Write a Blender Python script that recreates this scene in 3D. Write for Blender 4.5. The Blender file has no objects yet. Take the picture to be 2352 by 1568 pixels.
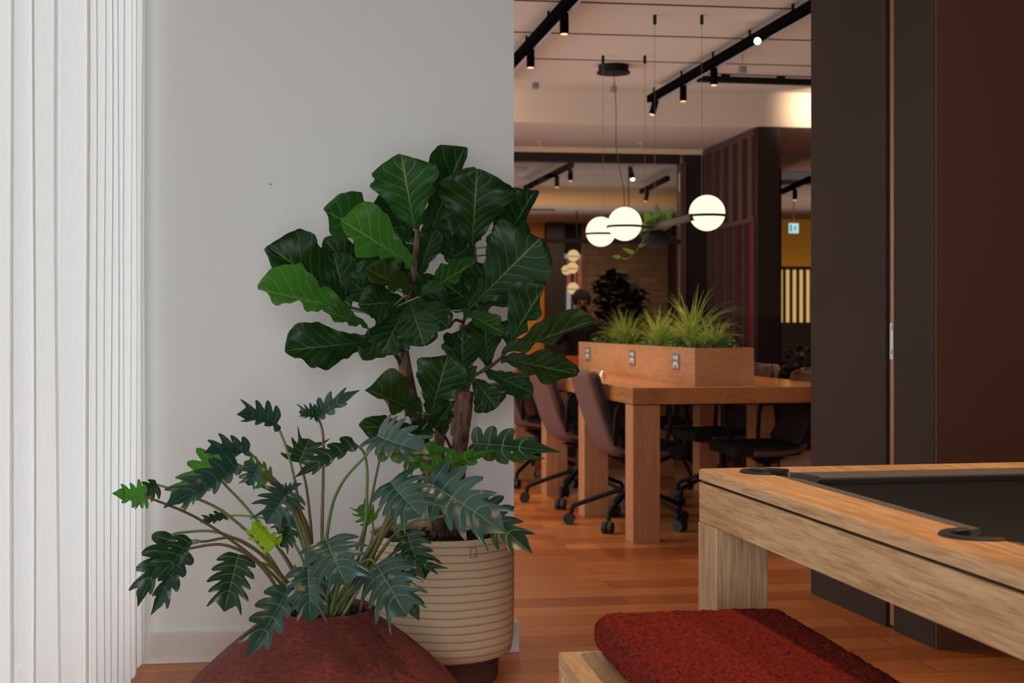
import bpy, bmesh, math, random
from mathutils import Vector, Matrix
from mathutils import noise as mnoise
R = math.radians
PI = math.pi
random.seed(7)
scene = bpy.context.scene
COL = scene.collection

# ------------------------------------------------------------------ camera
F = 2352 * 50 / 36.0
ZC = 1.07
Y0 = 740
cam_d = bpy.data.cameras.new('camera')
cam_d.lens = 50; cam_d.sensor_width = 36
cam_d.shift_y = -(784 - Y0) / 2352.0
cam_d.dof.use_dof = True
cam_d.dof.focus_distance = 3.35
cam_d.dof.aperture_fstop = 6.5
cam_d.clip_start = 0.05
cam = bpy.data.objects.new('camera', cam_d)
cam.location = (0, 0, ZC); cam.rotation_euler = (PI / 2, 0, 0)
COL.objects.link(cam)
scene.camera = cam
scene.view_settings.view_transform = 'Standard'
scene.view_settings.look = 'None'
scene.view_settings.gamma = 1
scene.view_settings.use_curve_mapping = False
scene.view_settings.exposure = 0.0
scene.cycles.use_denoising = True
scene.cycles.max_bounces = 8
scene.cycles.diffuse_bounces = 4
scene.cycles.glossy_bounces = 3
scene.cycles.transmission_bounces = 6
scene.cycles.transparent_max_bounces = 12
scene.cycles.sample_clamp_indirect = 3.0
scene.cycles.caustics_reflective = False
scene.cycles.caustics_refractive = False


def s2l(c):
    return tuple(((v / 255.0) / 12.92 if v / 255.0 <= 0.04045 else ((v / 255.0 + 0.055) / 1.055) ** 2.4) for v in c)


# ------------------------------------------------------------------ world and lights
world = bpy.data.worlds.new('world'); scene.world = world
world.use_nodes = True
wb = world.node_tree.nodes['Background']
wb.inputs[0].default_value = (0.62, 0.56, 0.52, 1)
wb.inputs[1].default_value = 0.10

TH = R(8.0)      # the room's own axes, turned against the camera


def rw(x, y, z=0.0, th=TH):
    """room frame -> world"""
    return Vector((x * math.cos(th) - y * math.sin(th), x * math.sin(th) + y * math.cos(th), z))


def area(name, loc, direction, sx, sy, power, color, spread=None):
    l = bpy.data.lights.new(name, 'AREA'); l.shape = 'RECTANGLE'
    l.size = sx; l.size_y = sy; l.energy = power; l.color = color
    if spread: l.spread = spread
    o = bpy.data.objects.new(name, l); o.location = loc
    o.rotation_euler = Vector(direction).to_track_quat('-Z', 'Y').to_euler()
    COL.objects.link(o)
    return o


def spot(name, loc, target, power, color, angle=60, blend=0.6, size=0.03):
    l = bpy.data.lights.new(name, 'SPOT'); l.energy = power; l.color = color
    l.spot_size = R(angle); l.spot_blend = blend; l.shadow_soft_size = size
    o = bpy.data.objects.new(name, l); o.location = loc
    o.rotation_euler = (Vector(target) - Vector(loc)).to_track_quat('-Z', 'Y').to_euler()
    COL.objects.link(o)
    return o


WARM = (1.0, 0.66, 0.38)
WARM2 = (1.0, 0.72, 0.47)
DAY = (0.86, 0.93, 1.0)
# daylight standing outside the curtained window wall
area('window_daylight', rw(-1.35, 2.6, 1.45), rw(1, 0, 0), 4.6, 3.0, 190, DAY)
# windows further along the same side, beyond the white wall
area('desk_window_daylight', rw(-1.6, 8.0, 1.25), rw(1, -0.05, -0.15), 4.0, 1.7, 72, (1.0, 0.94, 0.88))
# added cool fill from behind the camera to brighten the white wall
area('wall_fill', rw(-0.75, -1.3, 1.1), rw(0.03, 1, -0.07), 2.2, 2.2, 28, (0.86, 0.935, 1.0), R(76))
# recessed spots in the lounge ceiling (above and behind the frame)
spot('lounge_spot', rw(1.5, 2.5, 2.5), rw(1.3, 2.7, 0.7), 92, WARM, 70)
spot('lounge_spot', rw(2.5, 1.7, 2.5), rw(1.8, 2.0, 0.7), 78, WARM, 75)
spot('lounge_spot', rw(3.1, 3.4, 2.5), rw(3.45, 4.4, 1.3), 11, WARM, 60)
spot('lounge_spot', rw(1.3, 5.0, 2.5), rw(1.35, 5.0, 0.0), 34, WARM, 58)
spot('lounge_spot', rw(0.15, 2.9, 2.5), rw(0.25, 3.9, 0.2), 9, WARM2, 60)
# ceiling spots over the desks
spot('desk_spot', rw(1.9, 7.9, 2.45), rw(1.9, 7.6, 0.0), 60, WARM, 85)
spot('desk_spot', rw(0.9, 8.0, 2.45), rw(1.2, 8.0, 0.0), 44, WARM, 80)
spot('desk_spot', rw(2.7, 7.6, 2.45), rw(2.5, 7.5, 0.0), 50, WARM, 85)
spot('desk_spot', rw(1.3, 9.4, 2.4), rw(1.4, 9.2, 0.0), 44, WARM, 85)
spot('desk_spot', rw(2.05, 5.9, 2.5), rw(2.0, 6.95, 0.80), 20, WARM, 34)
spot('plant_spot', rw(-0.25, 4.25, 2.5), rw(0.10, 3.45, 0.1), 16, WARM2, 26)
# wash on the bulkhead
spot('wall_wash', rw(3.55, 9.30, 2.62), rw(3.6, 9.75, 2.58), 24, WARM2, 100, 1.0)
spot('wall_wash', rw(1.0, 9.3, 2.62), rw(1.05, 9.75, 2.45), 5, WARM, 130, 1.0)
# added upward fill for the desk-area ceiling and soffit; no lamp hangs here
area('ceiling_fill', rw(2.0, 8.4, 1.12), (0, 0, 1), 2.4, 4.6, 12, (1.0, 0.82, 0.70), R(140))
# far rooms
area('meeting_room_light', rw(2.6, 13.0, 2.38), (0, 0, -1), 2.2, 1.6, 20, (1.0, 0.72, 0.45))
area('meeting_ceiling_fill', rw(2.4, 13.2, 1.9), (0, 0, 1), 2.2, 2.6, 8, (1.0, 0.86, 0.76))  # added fill lifting the meeting-room ceiling from below; no fitting there
area('meeting_room_light', rw(2.6, 15.0, 2.16), (0, 0, -1), 2.2, 0.8, 26, (1.0, 0.72, 0.42))
area('corridor_light', rw(5.2, 13.6, 2.30), (0, 0.25, -1), 1.2, 2.4, 75, (1.0, 0.8, 0.55))
area('corridor_ceiling_fill', rw(5.2, 14.0, 1.9), (0, 0, 1), 1.2, 3.0, 7, (1.0, 0.84, 0.7))  # added upward fill, floats mid-height to brighten the corridor ceiling


# ------------------------------------------------------------------ mesh helpers
def tag(o, label=None, cat=None, group=None, kind=None):
    if label: o['label'] = label
    if cat: o['category'] = cat
    if group: o['group'] = group
    if kind: o['kind'] = kind
    return o


def thing(name, loc, label, cat, rz=0.0, group=None):
    o = bpy.data.objects.new(name, None); o.location = loc; o.rotation_euler = (0, 0, rz)
    o.empty_display_size = 0.1
    COL.objects.link(o)
    return tag(o, label, cat, group)


def obj(name, bm, mat, parent=None, smooth=False, loc=None, rz=None, bevel=0.0, seg=2):
    me = bpy.data.meshes.new(name)
    bmesh.ops.recalc_face_normals(bm, faces=bm.faces)
    bm.to_mesh(me); bm.free()
    if isinstance(mat, (list, tuple)):
        for m in mat: me.materials.append(m)
    else:
        me.materials.append(mat)
    if smooth:
        for p in me.polygons: p.use_smooth = True
    o = bpy.data.objects.new(name, me); COL.objects.link(o)
    if parent: o.parent = parent
    if loc is not None: o.location = loc
    if rz is not None: o.rotation_euler = (0, 0, rz)
    if bevel:
        m = o.modifiers.new('bevel', 'BEVEL'); m.width = bevel; m.segments = seg; m.limit_method = 'ANGLE'
    return o


def NB():
    return bmesh.new()


def box(bm, x0, x1, y0, y1, z0, z1, rot=None):
    vs = [bm.verts.new((x, y, z)) for x in (x0, x1) for y in (y0, y1) for z in (z0, z1)]
    f = [(0, 1, 3, 2), (4, 6, 7, 5), (0, 4, 5, 1), (2, 3, 7, 6), (0, 2, 6, 4), (1, 5, 7, 3)]
    for q in f: bm.faces.new([vs[i] for i in q])
    if rot is not None:
        bmesh.ops.transform(bm, matrix=rot, verts=vs)
    return vs


def cyl(bm, p0, p1, r0, r1=None, n=16, caps=True):
    p0 = Vector(p0); p1 = Vector(p1); r1 = r0 if r1 is None else r1
    q = (p1 - p0).to_track_quat('Z', 'Y').to_matrix()
    a = []; b = []
    for i in range(n):
        t = 2 * PI * i / n; d = q @ Vector((math.cos(t), math.sin(t), 0))
        a.append(bm.verts.new(p0 + d * r0)); b.append(bm.verts.new(p1 + d * r1))
    for i in range(n):
        bm.faces.new((a[i], a[(i + 1) % n], b[(i + 1) % n], b[i]))
    if caps:
        bm.faces.new(a[::-1]); bm.faces.new(b)


def tube(bm, pts, rad, n=8, caps=True, jit=0.0):
    pts = [Vector(p) for p in pts]
    rings = []
    up = Vector((0, 0, 1))
    prev = None
    for i, p in enumerate(pts):
        d = (pts[min(i + 1, len(pts) - 1)] - pts[max(i - 1, 0)])
        if d.length < 1e-9: d = Vector((0, 0, 1))
        d.normalize()
        if prev is None:
            s = d.cross(up)
            if s.length < 0.1: s = d.cross(Vector((0, 1, 0)))
            s.normalize()
        else:
            s = (prev - d * prev.dot(d)).normalized()
        prev = s
        t = d.cross(s)
        r = rad[i] if isinstance(rad, (list, tuple)) else rad
        ring = []
        for k in range(n):
            a = 2 * PI * k / n
            rr = r * (1 + (random.uniform(-jit, jit) if jit else 0))
            ring.append(bm.verts.new(p + s * math.cos(a) * rr + t * math.sin(a) * rr))
        rings.append(ring)
    for i in range(len(rings) - 1):
        for k in range(n):
            bm.faces.new((rings[i][k], rings[i][(k + 1) % n], rings[i + 1][(k + 1) % n], rings[i + 1][k]))
    if caps:
        bm.faces.new(rings[0][::-1]); bm.faces.new(rings[-1])


def spline(ctrl, n=16):
    """Catmull-Rom through the control points"""
    c = [Vector(p) for p in ctrl]
    c = [c[0] * 2 - c[1]] + c + [c[-1] * 2 - c[-2]]
    out = []
    segs = len(c) - 3
    for i in range(segs):
        p0, p1, p2, p3 = c[i:i + 4]
        m = max(2, n // segs)
        for k in range(m + (1 if i == segs - 1 else 0)):
            t = k / m
            out.append(0.5 * ((2 * p1) + (p2 - p0) * t + (2 * p0 - 5 * p1 + 4 * p2 - p3) * t * t + (3 * p1 - p0 - 3 * p2 + p3) * t ** 3))
    return out


def lathe(bm, prof, n=64, cap_bottom=False, wob=0.0):
    rings = []
    for (r, z) in prof:
        ring = []
        for k in range(n):
            a = 2 * PI * k / n
            rr = r
            if wob: rr += wob * mnoise.noise(Vector((math.cos(a) * 3, math.sin(a) * 3, z * 9)))
            ring.append(bm.verts.new((rr * math.cos(a), rr * math.sin(a), z)))
        rings.append(ring)
    for i in range(len(rings) - 1):
        for k in range(n):
            bm.faces.new((rings[i][k], rings[i][(k + 1) % n], rings[i + 1][(k + 1) % n], rings[i + 1][k]))
    if cap_bottom: bm.faces.new(rings[0][::-1])


def sphere(bm, c, r, u=24, v=14, z0=-1.0, z1=1.0, sx=1, sy=1, sz=1):
    c = Vector(c); rings = []
    a0 = math.asin(z0); a1 = math.asin(z1)
    for i in range(v + 1):
        a = a0 + (a1 - a0) * i / v
        rings.append([bm.verts.new(c + Vector((r * sx * math.cos(a) * math.cos(2 * PI * k / u), r * sy * math.cos(a) * math.sin(2 * PI * k / u), r * sz * math.sin(a)))) for k in range(u)])
    for i in range(v):
        for k in range(u):
            bm.faces.new((rings[i][k], rings[i][(k + 1) % u], rings[i + 1][(k + 1) % u], rings[i + 1][k]))
    bm.faces.new(rings[0][::-1]); bm.faces.new(rings[-1])
    bmesh.ops.remove_doubles(bm, verts=[x for rr in (rings[0], rings[-1]) for x in rr], dist=1e-5)


def P(x, y, Y):
    """a photograph point at distance Y"""
    return Vector(((x - 1176) / F * Y, Y, ZC + (Y0 - y) / F * Y))


# ------------------------------------------------------------------ materials
def mat(name, color, rough=0.6, metal=0.0, spec=0.5, noise=None, bump=None, emis=None, coat=0.0):
    m = bpy.data.materials.new(name); m.use_nodes = True
    nt = m.node_tree; b = nt.nodes['Principled BSDF']
    b.inputs['Base Color'].default_value = (*s2l(color), 1)
    b.inputs['Roughness'].default_value = rough
    b.inputs['Metallic'].default_value = metal
    b.inputs['Specular IOR Level'].default_value = spec
    b.inputs['Coat Weight'].default_value = coat
    tc = nt.nodes.new('ShaderNodeTexCoord')
    if noise:      # (scale, second colour, stretch)
        sc, c2, st = noise
        mp = nt.nodes.new('ShaderNodeMapping'); mp.inputs['Scale'].default_value = st
        nt.links.new(tc.outputs['Object'], mp.inputs[0])
        n = nt.nodes.new('ShaderNodeTexNoise'); n.inputs['Scale'].default_value = sc; n.inputs['Detail'].default_value = 6
        nt.links.new(mp.outputs[0], n.inputs['Vector'])
        r = nt.nodes.new('ShaderNodeValToRGB')
        r.color_ramp.elements[0].position = 0.35; r.color_ramp.elements[1].position = 0.65
        r.color_ramp.elements[0].color = (*s2l(color), 1); r.color_ramp.elements[1].color = (*s2l(c2), 1)
        nt.links.new(n.outputs['Fac'], r.inputs[0]); nt.links.new(r.outputs[0], b.inputs['Base Color'])
    if bump:       # (scale, strength, distance, stretch)
        sc, stg, dist, st = bump
        mp = nt.nodes.new('ShaderNodeMapping'); mp.inputs['Scale'].default_value = st
        nt.links.new(tc.outputs['Object'], mp.inputs[0])
        n = nt.nodes.new('ShaderNodeTexNoise'); n.inputs['Scale'].default_value = sc; n.inputs['Detail'].default_value = 5
        nt.links.new(mp.outputs[0], n.inputs['Vector'])
        bp = nt.nodes.new('ShaderNodeBump'); bp.inputs['Strength'].default_value = stg; bp.inputs['Distance'].default_value = dist
        nt.links.new(n.outputs['Fac'], bp.inputs['Height']); nt.links.new(bp.outputs[0], b.inputs['Normal'])
    if emis:
        b.inputs['Emission Color'].default_value = (*s2l(emis[0]), 1)
        b.inputs['Emission Strength'].default_value = emis[1]
    return m


def wood(name, c1, c2, axis='x', scale=1.0, rough=0.45, figure=0.25):
    """long-grained timber; axis = grain direction in object space"""
    m = bpy.data.materials.new(name); m.use_nodes = True
    nt = m.node_tree; b = nt.nodes['Principled BSDF']
    tc = nt.nodes.new('ShaderNodeTexCoord')
    mp = nt.nodes.new('ShaderNodeMapping')
    st = {'x': (1.2, 22, 22), 'y': (22, 1.2, 22), 'z': (22, 22, 1.2)}[axis]
    mp.inputs['Scale'].default_value = [v * scale for v in st]
    nt.links.new(tc.outputs['Object'], mp.inputs[0])
    n = nt.nodes.new('ShaderNodeTexNoise'); n.inputs['Scale'].default_value = 3.0; n.inputs['Detail'].default_value = 8; n.inputs['Roughness'].default_value = 0.65; n.inputs['Distortion'].default_value = 0.6
    nt.links.new(mp.outputs[0], n.inputs['Vector'])
    mp2 = nt.nodes.new('ShaderNodeMapping')
    st2 = {'x': (0.7, 5, 5), 'y': (5, 0.7, 5), 'z': (5, 5, 0.7)}[axis]
    mp2.inputs['Scale'].default_value = [v * scale for v in st2]
    nt.links.new(tc.outputs['Object'], mp2.inputs[0])
    n2 = nt.nodes.new('ShaderNodeTexNoise'); n2.inputs['Scale'].default_value = 1.6; n2.inputs['Detail'].default_value = 4
    nt.links.new(mp2.outputs[0], n2.inputs['Vector'])
    mx = nt.nodes.new('ShaderNodeMix'); mx.data_type = 'FLOAT'; mx.inputs[0].default_value = figure
    nt.links.new(n.outputs['Fac'], mx.inputs[2]); nt.links.new(n2.outputs['Fac'], mx.inputs[3])
    r = nt.nodes.new('ShaderNodeValToRGB')
    r.color_ramp.elements[0].position = 0.36; r.color_ramp.elements[1].position = 0.62
    r.color_ramp.elements[0].color = (*s2l(c2), 1); r.color_ramp.elements[1].color = (*s2l(c1), 1)
    nt.links.new(mx.outputs[0], r.inputs[0])
    mp3 = nt.nodes.new('ShaderNodeMapping')
    mp3.inputs['Scale'].default_value = {'x': (5, 130, 130), 'y': (130, 5, 130), 'z': (130, 130, 5)}[axis]
    nt.links.new(tc.outputs['Object'], mp3.inputs[0])
    n3 = nt.nodes.new('ShaderNodeTexNoise'); n3.inputs['Scale'].default_value = 2.2; n3.inputs['Detail'].default_value = 5; n3.inputs['Distortion'].default_value = 0.3
    nt.links.new(mp3.outputs[0], n3.inputs['Vector'])
    r3 = nt.nodes.new('ShaderNodeValToRGB'); r3.color_ramp.elements[0].position = 0.36; r3.color_ramp.elements[1].position = 0.54
    r3.color_ramp.elements[0].color = (0.62, 0.55, 0.5, 1); r3.color_ramp.elements[1].color = (1, 1, 1, 1)
    nt.links.new(n3.outputs['Fac'], r3.inputs[0])
    mm = nt.nodes.new('ShaderNodeMix'); mm.data_type = 'RGBA'; mm.blend_type = 'MULTIPLY'; mm.inputs[0].default_value = 0.75
    nt.links.new(r.outputs[0], mm.inputs[6]); nt.links.new(r3.outputs[0], mm.inputs[7]); nt.links.new(mm.outputs[2], b.inputs['Base Color'])
    b.inputs['Roughness'].default_value = rough
    bp = nt.nodes.new('ShaderNodeBump'); bp.inputs['Strength'].default_value = 0.15; bp.inputs['Distance'].default_value = 0.002
    nt.links.new(mx.outputs[0], bp.inputs['Height']); nt.links.new(bp.outputs[0], b.inputs['Normal'])
    return m


def floor_mat():
    m = bpy.data.materials.new('oak_floor'); m.use_nodes = True
    nt = m.node_tree; b = nt.nodes['Principled BSDF']; L = nt.links.new
    tc = nt.nodes.new('ShaderNodeTexCoord')
    br = nt.nodes.new('ShaderNodeTexBrick')
    br.inputs['Scale'].default_value = 1.0
    br.inputs['Brick Width'].default_value = 1.9; br.inputs['Row Height'].default_value = 0.165
    br.inputs['Mortar Size'].default_value = 0.0016; br.inputs['Mortar Smooth'].default_value = 0.2; br.inputs['Bias'].default_value = 0.0
    br.inputs['Color1'].default_value = (0.0, 0, 0, 1); br.inputs['Color2'].default_value = (1, 1, 1, 1); br.inputs['Mortar'].default_value = (0.5, 0.5, 0.5, 1)
    br.offset = 0.37; br.offset_frequency = 2
    L(tc.outputs['Object'], br.inputs['Vector'])
    mp = nt.nodes.new('ShaderNodeMapping'); mp.inputs['Scale'].default_value = (1.4, 20, 1)
    L(tc.outputs['Object'], mp.inputs[0])
    # shift the grain from plank to plank
    add = nt.nodes.new('ShaderNodeVectorMath'); add.operation = 'MULTIPLY_ADD'; add.inputs[1].default_value = (7, 3, 9)
    L(br.outputs['Color'], add.inputs[0]); L(mp.outputs[0], add.inputs[2])
    n = nt.nodes.new('ShaderNodeTexNoise'); n.inputs['Scale'].default_value = 2.4; n.inputs['Detail'].default_value = 8; n.inputs['Distortion'].default_value = 0.8
    L(add.outputs[0], n.inputs['Vector'])
    mx = nt.nodes.new('ShaderNodeMix'); mx.data_type = 'FLOAT'; mx.inputs[0].default_value = 0.5
    L(n.outputs['Fac'], mx.inputs[2]); L(br.outputs['Color'], mx.inputs[3])
    r = nt.nodes.new('ShaderNodeValToRGB'); cr = r.color_ramp
    cr.elements[0].position = 0.12; cr.elements[0].color = (*s2l((146, 72, 32)), 1)
    cr.elements[1].position = 0.85; cr.elements[1].color = (*s2l((212, 138, 80)), 1)
    e = cr.elements.new(0.5); e.color = (*s2l((182, 102, 48)), 1)
    L(mx.outputs[0], r.inputs[0])
    # knots
    mpk = nt.nodes.new('ShaderNodeMapping'); mpk.inputs['Scale'].default_value = (1.0, 3.2, 1)
    L(tc.outputs['Object'], mpk.inputs[0])
    vo = nt.nodes.new('ShaderNodeTexVoronoi'); vo.inputs['Scale'].default_value = 1.5
    L(mpk.outputs[0], vo.inputs['Vector'])
    kr = nt.nodes.new('ShaderNodeValToRGB'); kr.color_ramp.elements[0].position = 0.02; kr.color_ramp.elements[1].position = 0.09
    kr.color_ramp.elements[0].color = (0.45, 0.4, 0.36, 1); kr.color_ramp.elements[1].color = (1, 1, 1, 1)
    L(vo.outputs['Distance'], kr.inputs[0])
    m1 = nt.nodes.new('ShaderNodeMix'); m1.data_type = 'RGBA'; m1.blend_type = 'MULTIPLY'; m1.inputs[0].default_value = 1
    L(r.outputs[0], m1.inputs[6]); L(kr.outputs[0], m1.inputs[7])
    m2 = nt.nodes.new('ShaderNodeMix'); m2.data_type = 'RGBA'; m2.blend_type = 'MIX'; m2.inputs[7].default_value = (*s2l((84, 48, 28)), 1)
    L(br.outputs['Fac'], m2.inputs[0]); L(m1.outputs[2], m2.inputs[6])
    L(m2.outputs[2], b.inputs['Base Color'])
    b.inputs['Roughness'].default_value = 0.36
    b.inputs['Specular IOR Level'].default_value = 0.45
    bp = nt.nodes.new('ShaderNodeBump'); bp.inputs['Strength'].default_value = 0.1; bp.inputs['Distance'].default_value = 0.002
    L(n.outputs['Fac'], bp.inputs['Height']); L(bp.outputs[0], b.inputs['Normal'])
    return m


def leaf_mat(name, col, vein, rough=0.4, trans=0.2, nv=8.0, kv=1.6, wv=0.05, tcol=None, blotch=None, sg=0.5, spec=0.22):
    m = bpy.data.materials.new(name); m.use_nodes = True
    nt = m.node_tree; L = nt.links.new
    b = nt.nodes['Principled BSDF']; out = nt.nodes['Material Output']
    uv = nt.nodes.new('ShaderNodeUVMap')
    sp = nt.nodes.new('ShaderNodeSeparateXYZ'); L(uv.outputs[0], sp.inputs[0])

    def mth(op, a, bb=None, c=None):
        n = nt.nodes.new('ShaderNodeMath'); n.operation = op
        for i, v in enumerate((a, bb, c)):
            if v is None: continue
            if isinstance(v, (int, float)): n.inputs[i].default_value = v
            else: L(v, n.inputs[i])
        return n.outputs[0]
    v = mth('MULTIPLY_ADD', sp.outputs[1], 2.0, -1.0)
    av = mth('ABSOLUTE', v)
    sgn = mth('GREATER_THAN', v, 0.0)
    k = mth('SUBTRACT', mth('MULTIPLY', sp.outputs[0], nv), mth('MULTIPLY', mth('POWER', av, 0.85), kv))
    k = mth('ADD', k, mth('MULTIPLY', sgn, sg))
    pp = mth('PINGPONG', k, 0.5)
    wdt = mth('MULTIPLY_ADD', av, -wv * 0.75, wv)
    side = mth('SUBTRACT', 1.0, mth('SMOOTH_MIN', mth('DIVIDE', pp, wdt), 1.0, 0.2))
    side = mth('MAXIMUM', side, 0.0)
    mid = mth('MAXIMUM', mth('SUBTRACT', 1.0, mth('DIVIDE', av, 0.035)), 0.0)
    mask = mth('MAXIMUM', side, mid)
    mask = mth('MINIMUM', mth('MULTIPLY', mask, 1.6), 1.0)
    tc = nt.nodes.new('ShaderNodeTexCoord')
    n = nt.nodes.new('ShaderNodeTexNoise'); n.inputs['Scale'].default_value = 14; n.inputs['Detail'].default_value = 3
    L(tc.outputs['Object'], n.inputs['Vector'])
    cr = nt.nodes.new('ShaderNodeValToRGB')
    cr.color_ramp.elements[0].position = 0.3; cr.color_ramp.elements[1].position = 0.75
    cr.color_ramp.elements[0].color = (*s2l(col), 1)
    cr.color_ramp.elements[1].color = (*s2l(tuple(min(255, c * 1.16) for c in col)), 1)
    L(n.outputs['Fac'], cr.inputs[0])
    base = cr.outputs[0]
    if blotch:
        n3 = nt.nodes.new('ShaderNodeTexNoise'); n3.inputs['Scale'].default_value = 22; L(tc.outputs['Object'], n3.inputs['Vector'])
        c3 = nt.nodes.new('ShaderNodeValToRGB'); c3.color_ramp.elements[0].position = 0.66; c3.color_ramp.elements[1].position = 0.74
        L(n3.outputs['Fac'], c3.inputs[0])
        mb = nt.nodes.new('ShaderNodeMix'); mb.data_type = 'RGBA'; L(c3.outputs[0], mb.inputs[0]); L(base, mb.inputs[6]); mb.inputs[7].default_value = (*s2l(blotch), 1)
        base = mb.outputs[2]
    mx = nt.nodes.new('ShaderNodeMix'); mx.data_type = 'RGBA'
    L(mask, mx.inputs[0]); L(base, mx.inputs[6]); mx.inputs[7].default_value = (*s2l(vein), 1)
    L(mx.outputs[2], b.inputs['Base Color'])
    b.inputs['Roughness'].default_value = rough
    b.inputs['Specular IOR Level'].default_value = spec
    bp = nt.nodes.new('ShaderNodeBump'); bp.inputs['Strength'].default_value = 0.5; bp.inputs['Distance'].default_value = 0.003
    h = mth('SUBTRACT', mth('POWER', mth('MULTIPLY', pp, 2.0), 0.5), mth('MULTIPLY', mid, 0.7))
    L(h, bp.inputs['Height']); L(bp.outputs[0], b.inputs['Normal'])
    tr = nt.nodes.new('ShaderNodeBsdfTranslucent')
    tr.inputs[0].default_value = (*s2l(tcol or tuple(min(255, c * 1.9) for c in col)), 1)
    ms = nt.nodes.new('ShaderNodeMixShader'); ms.inputs[0].default_value = trans
    L(b.outputs[0], ms.inputs[1]); L(tr.outputs[0], ms.inputs[2]); L(ms.outputs[0], out.inputs[0])
    return m


def glass_mat(name, tint=(1, 1, 1), rough=0.0):
    m = bpy.data.materials.new(name); m.use_nodes = True
    nt = m.node_tree; nt.nodes.clear(); L = nt.links.new
    out = nt.nodes.new('ShaderNodeOutputMaterial')
    t = nt.nodes.new('ShaderNodeBsdfTransparent'); t.inputs[0].default_value = (*tint, 1)
    g = nt.nodes.new('ShaderNodeBsdfGlossy'); g.inputs['Roughness'].default_value = rough
    fr = nt.nodes.new('ShaderNodeFresnel'); fr.inputs[0].default_value = 1.5
    ms = nt.nodes.new('ShaderNodeMixShader')
    L(fr.outputs[0], ms.inputs[0]); L(t.outputs[0], ms.inputs[1]); L(g.outputs[0], ms.inputs[2]); L(ms.outputs[0], out.inputs[0])
    return m


def curtain_mat():
    m = bpy.data.materials.new('sheer_linen'); m.use_nodes = True
    nt = m.node_tree; nt.nodes.clear(); L = nt.links.new
    out = nt.nodes.new('ShaderNodeOutputMaterial')
    tc = nt.nodes.new('ShaderNodeTexCoord')
    mp = nt.nodes.new('ShaderNodeMapping'); mp.inputs['Scale'].default_value = (220, 220, 26)
    L(tc.outputs['Object'], mp.inputs[0])
    n = nt.nodes.new('ShaderNodeTexNoise'); n.inputs['Scale'].default_value = 1; n.inputs['Detail'].default_value = 3
    L(mp.outputs[0], n.inputs['Vector'])
    cr = nt.nodes.new('ShaderNodeValToRGB')
    cr.color_ramp.elements[0].color = (*s2l((226, 221, 216)), 1); cr.color_ramp.elements[1].color = (*s2l((246, 242, 238)), 1)
    L(n.outputs['Fac'], cr.inputs[0])
    d = nt.nodes.new('ShaderNodeBsdfDiffuse'); t = nt.nodes.new('ShaderNodeBsdfTranslucent'); tp = nt.nodes.new('ShaderNodeBsdfTransparent')
    L(cr.outputs[0], d.inputs[0]); L(cr.outputs[0], t.inputs[0]); tp.inputs[0].default_value = (1, 1, 1, 1)
    m1 = nt.nodes.new('ShaderNodeMixShader'); m1.inputs[0].default_value = 0.6
    L(d.outputs[0], m1.inputs[1]); L(t.outputs[0], m1.inputs[2])
    m2 = nt.nodes.new('ShaderNodeMixShader'); m2.inputs[0].default_value = 0.10
    L(m1.outputs[0], m2.inputs[1]); L(tp.outputs[0], m2.inputs[2]); L(m2.outputs[0], out.inputs[0])
    return m


def emit(name, col, strength):
    m = bpy.data.materials.new(name); m.use_nodes = True
    nt = m.node_tree; nt.nodes.clear()
    e = nt.nodes.new('ShaderNodeEmission'); e.inputs[0].default_value = (*s2l(col), 1); e.inputs[1].default_value = strength
    o = nt.nodes.new('ShaderNodeOutputMaterial'); nt.links.new(e.outputs[0], o.inputs[0])
    return m


M = {}
M['floor'] = floor_mat()
M['wall'] = mat('white_wall_paint', (232, 230, 226), 0.85, bump=(90, 0.05, 0.002, (1, 1, 1)))
M['skirt'] = mat('skirting_paint', (226, 221, 213), 0.6)
M['ceil'] = mat('ceiling_plaster', (202, 196, 189), 0.9, bump=(60, 0.04, 0.002, (1, 1, 1)))
M['groove'] = mat('ceiling_shadow_gap', (120, 96, 78), 0.9)
M['bulk'] = mat('bulkhead_plaster', (218, 204, 190), 0.85)
M['soffit'] = mat('soffit_paint', (208, 190, 184), 0.85)
M['cream'] = mat('cream_trim', (224, 200, 170), 0.7)
M['maroon'] = wood('dark_maroon_timber', (36, 13, 9), (26, 9, 6), 'z', 1.0, 0.55)
M['maroon2'] = mat('maroon_lacquer', (84, 53, 47), 0.6)
M['panel'] = mat('taupe_wall_panel', (63, 52, 44), 0.75, spec=0.12, noise=(2.0, (66, 54, 46), (1, 1, 1)))
M['panel2'] = mat('brown_wall_paint', (98, 58, 38), 0.75, noise=(1.2, (102, 62, 40), (1, 1, 1)))
M['copper'] = wood('door_edge_timber', (178, 116, 84), (160, 100, 70), 'z', 1.0, 0.4)
M['steel'] = mat('brushed_steel', (190, 184, 178), 0.35, 0.3)
M['black'] = mat('black_metal', (13, 13, 14), 0.6, spec=0.25)
M['rail'] = mat('matt_black_track', (16, 15, 15), 0.9, spec=0.0)
M['blackp'] = mat('black_plastic', (26, 26, 28), 0.55)
M['oak'] = wood('oak_grain_along_table', (222, 178, 130), (184, 136, 90), 'y', 1.0, 0.42)
M['oakx'] = wood('oak_grain_across', (222, 178, 130), (184, 136, 90), 'x', 1.0, 0.42)
M['oakz'] = wood('oak_grain_upright', (210, 174, 134), (176, 134, 94), 'z', 1.0, 0.5)
M['desk'] = wood('desk_oak', (200, 138, 88), (176, 112, 66), 'y', 0.8, 0.16, 0.4)
M['deskz'] = wood('desk_leg_oak', (198, 142, 98), (176, 118, 76), 'z', 0.8, 0.45, 0.4)
M['boxo'] = wood('planter_oak', (204, 152, 106), (180, 126, 82), 'y', 0.7, 0.45, 0.5)
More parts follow.
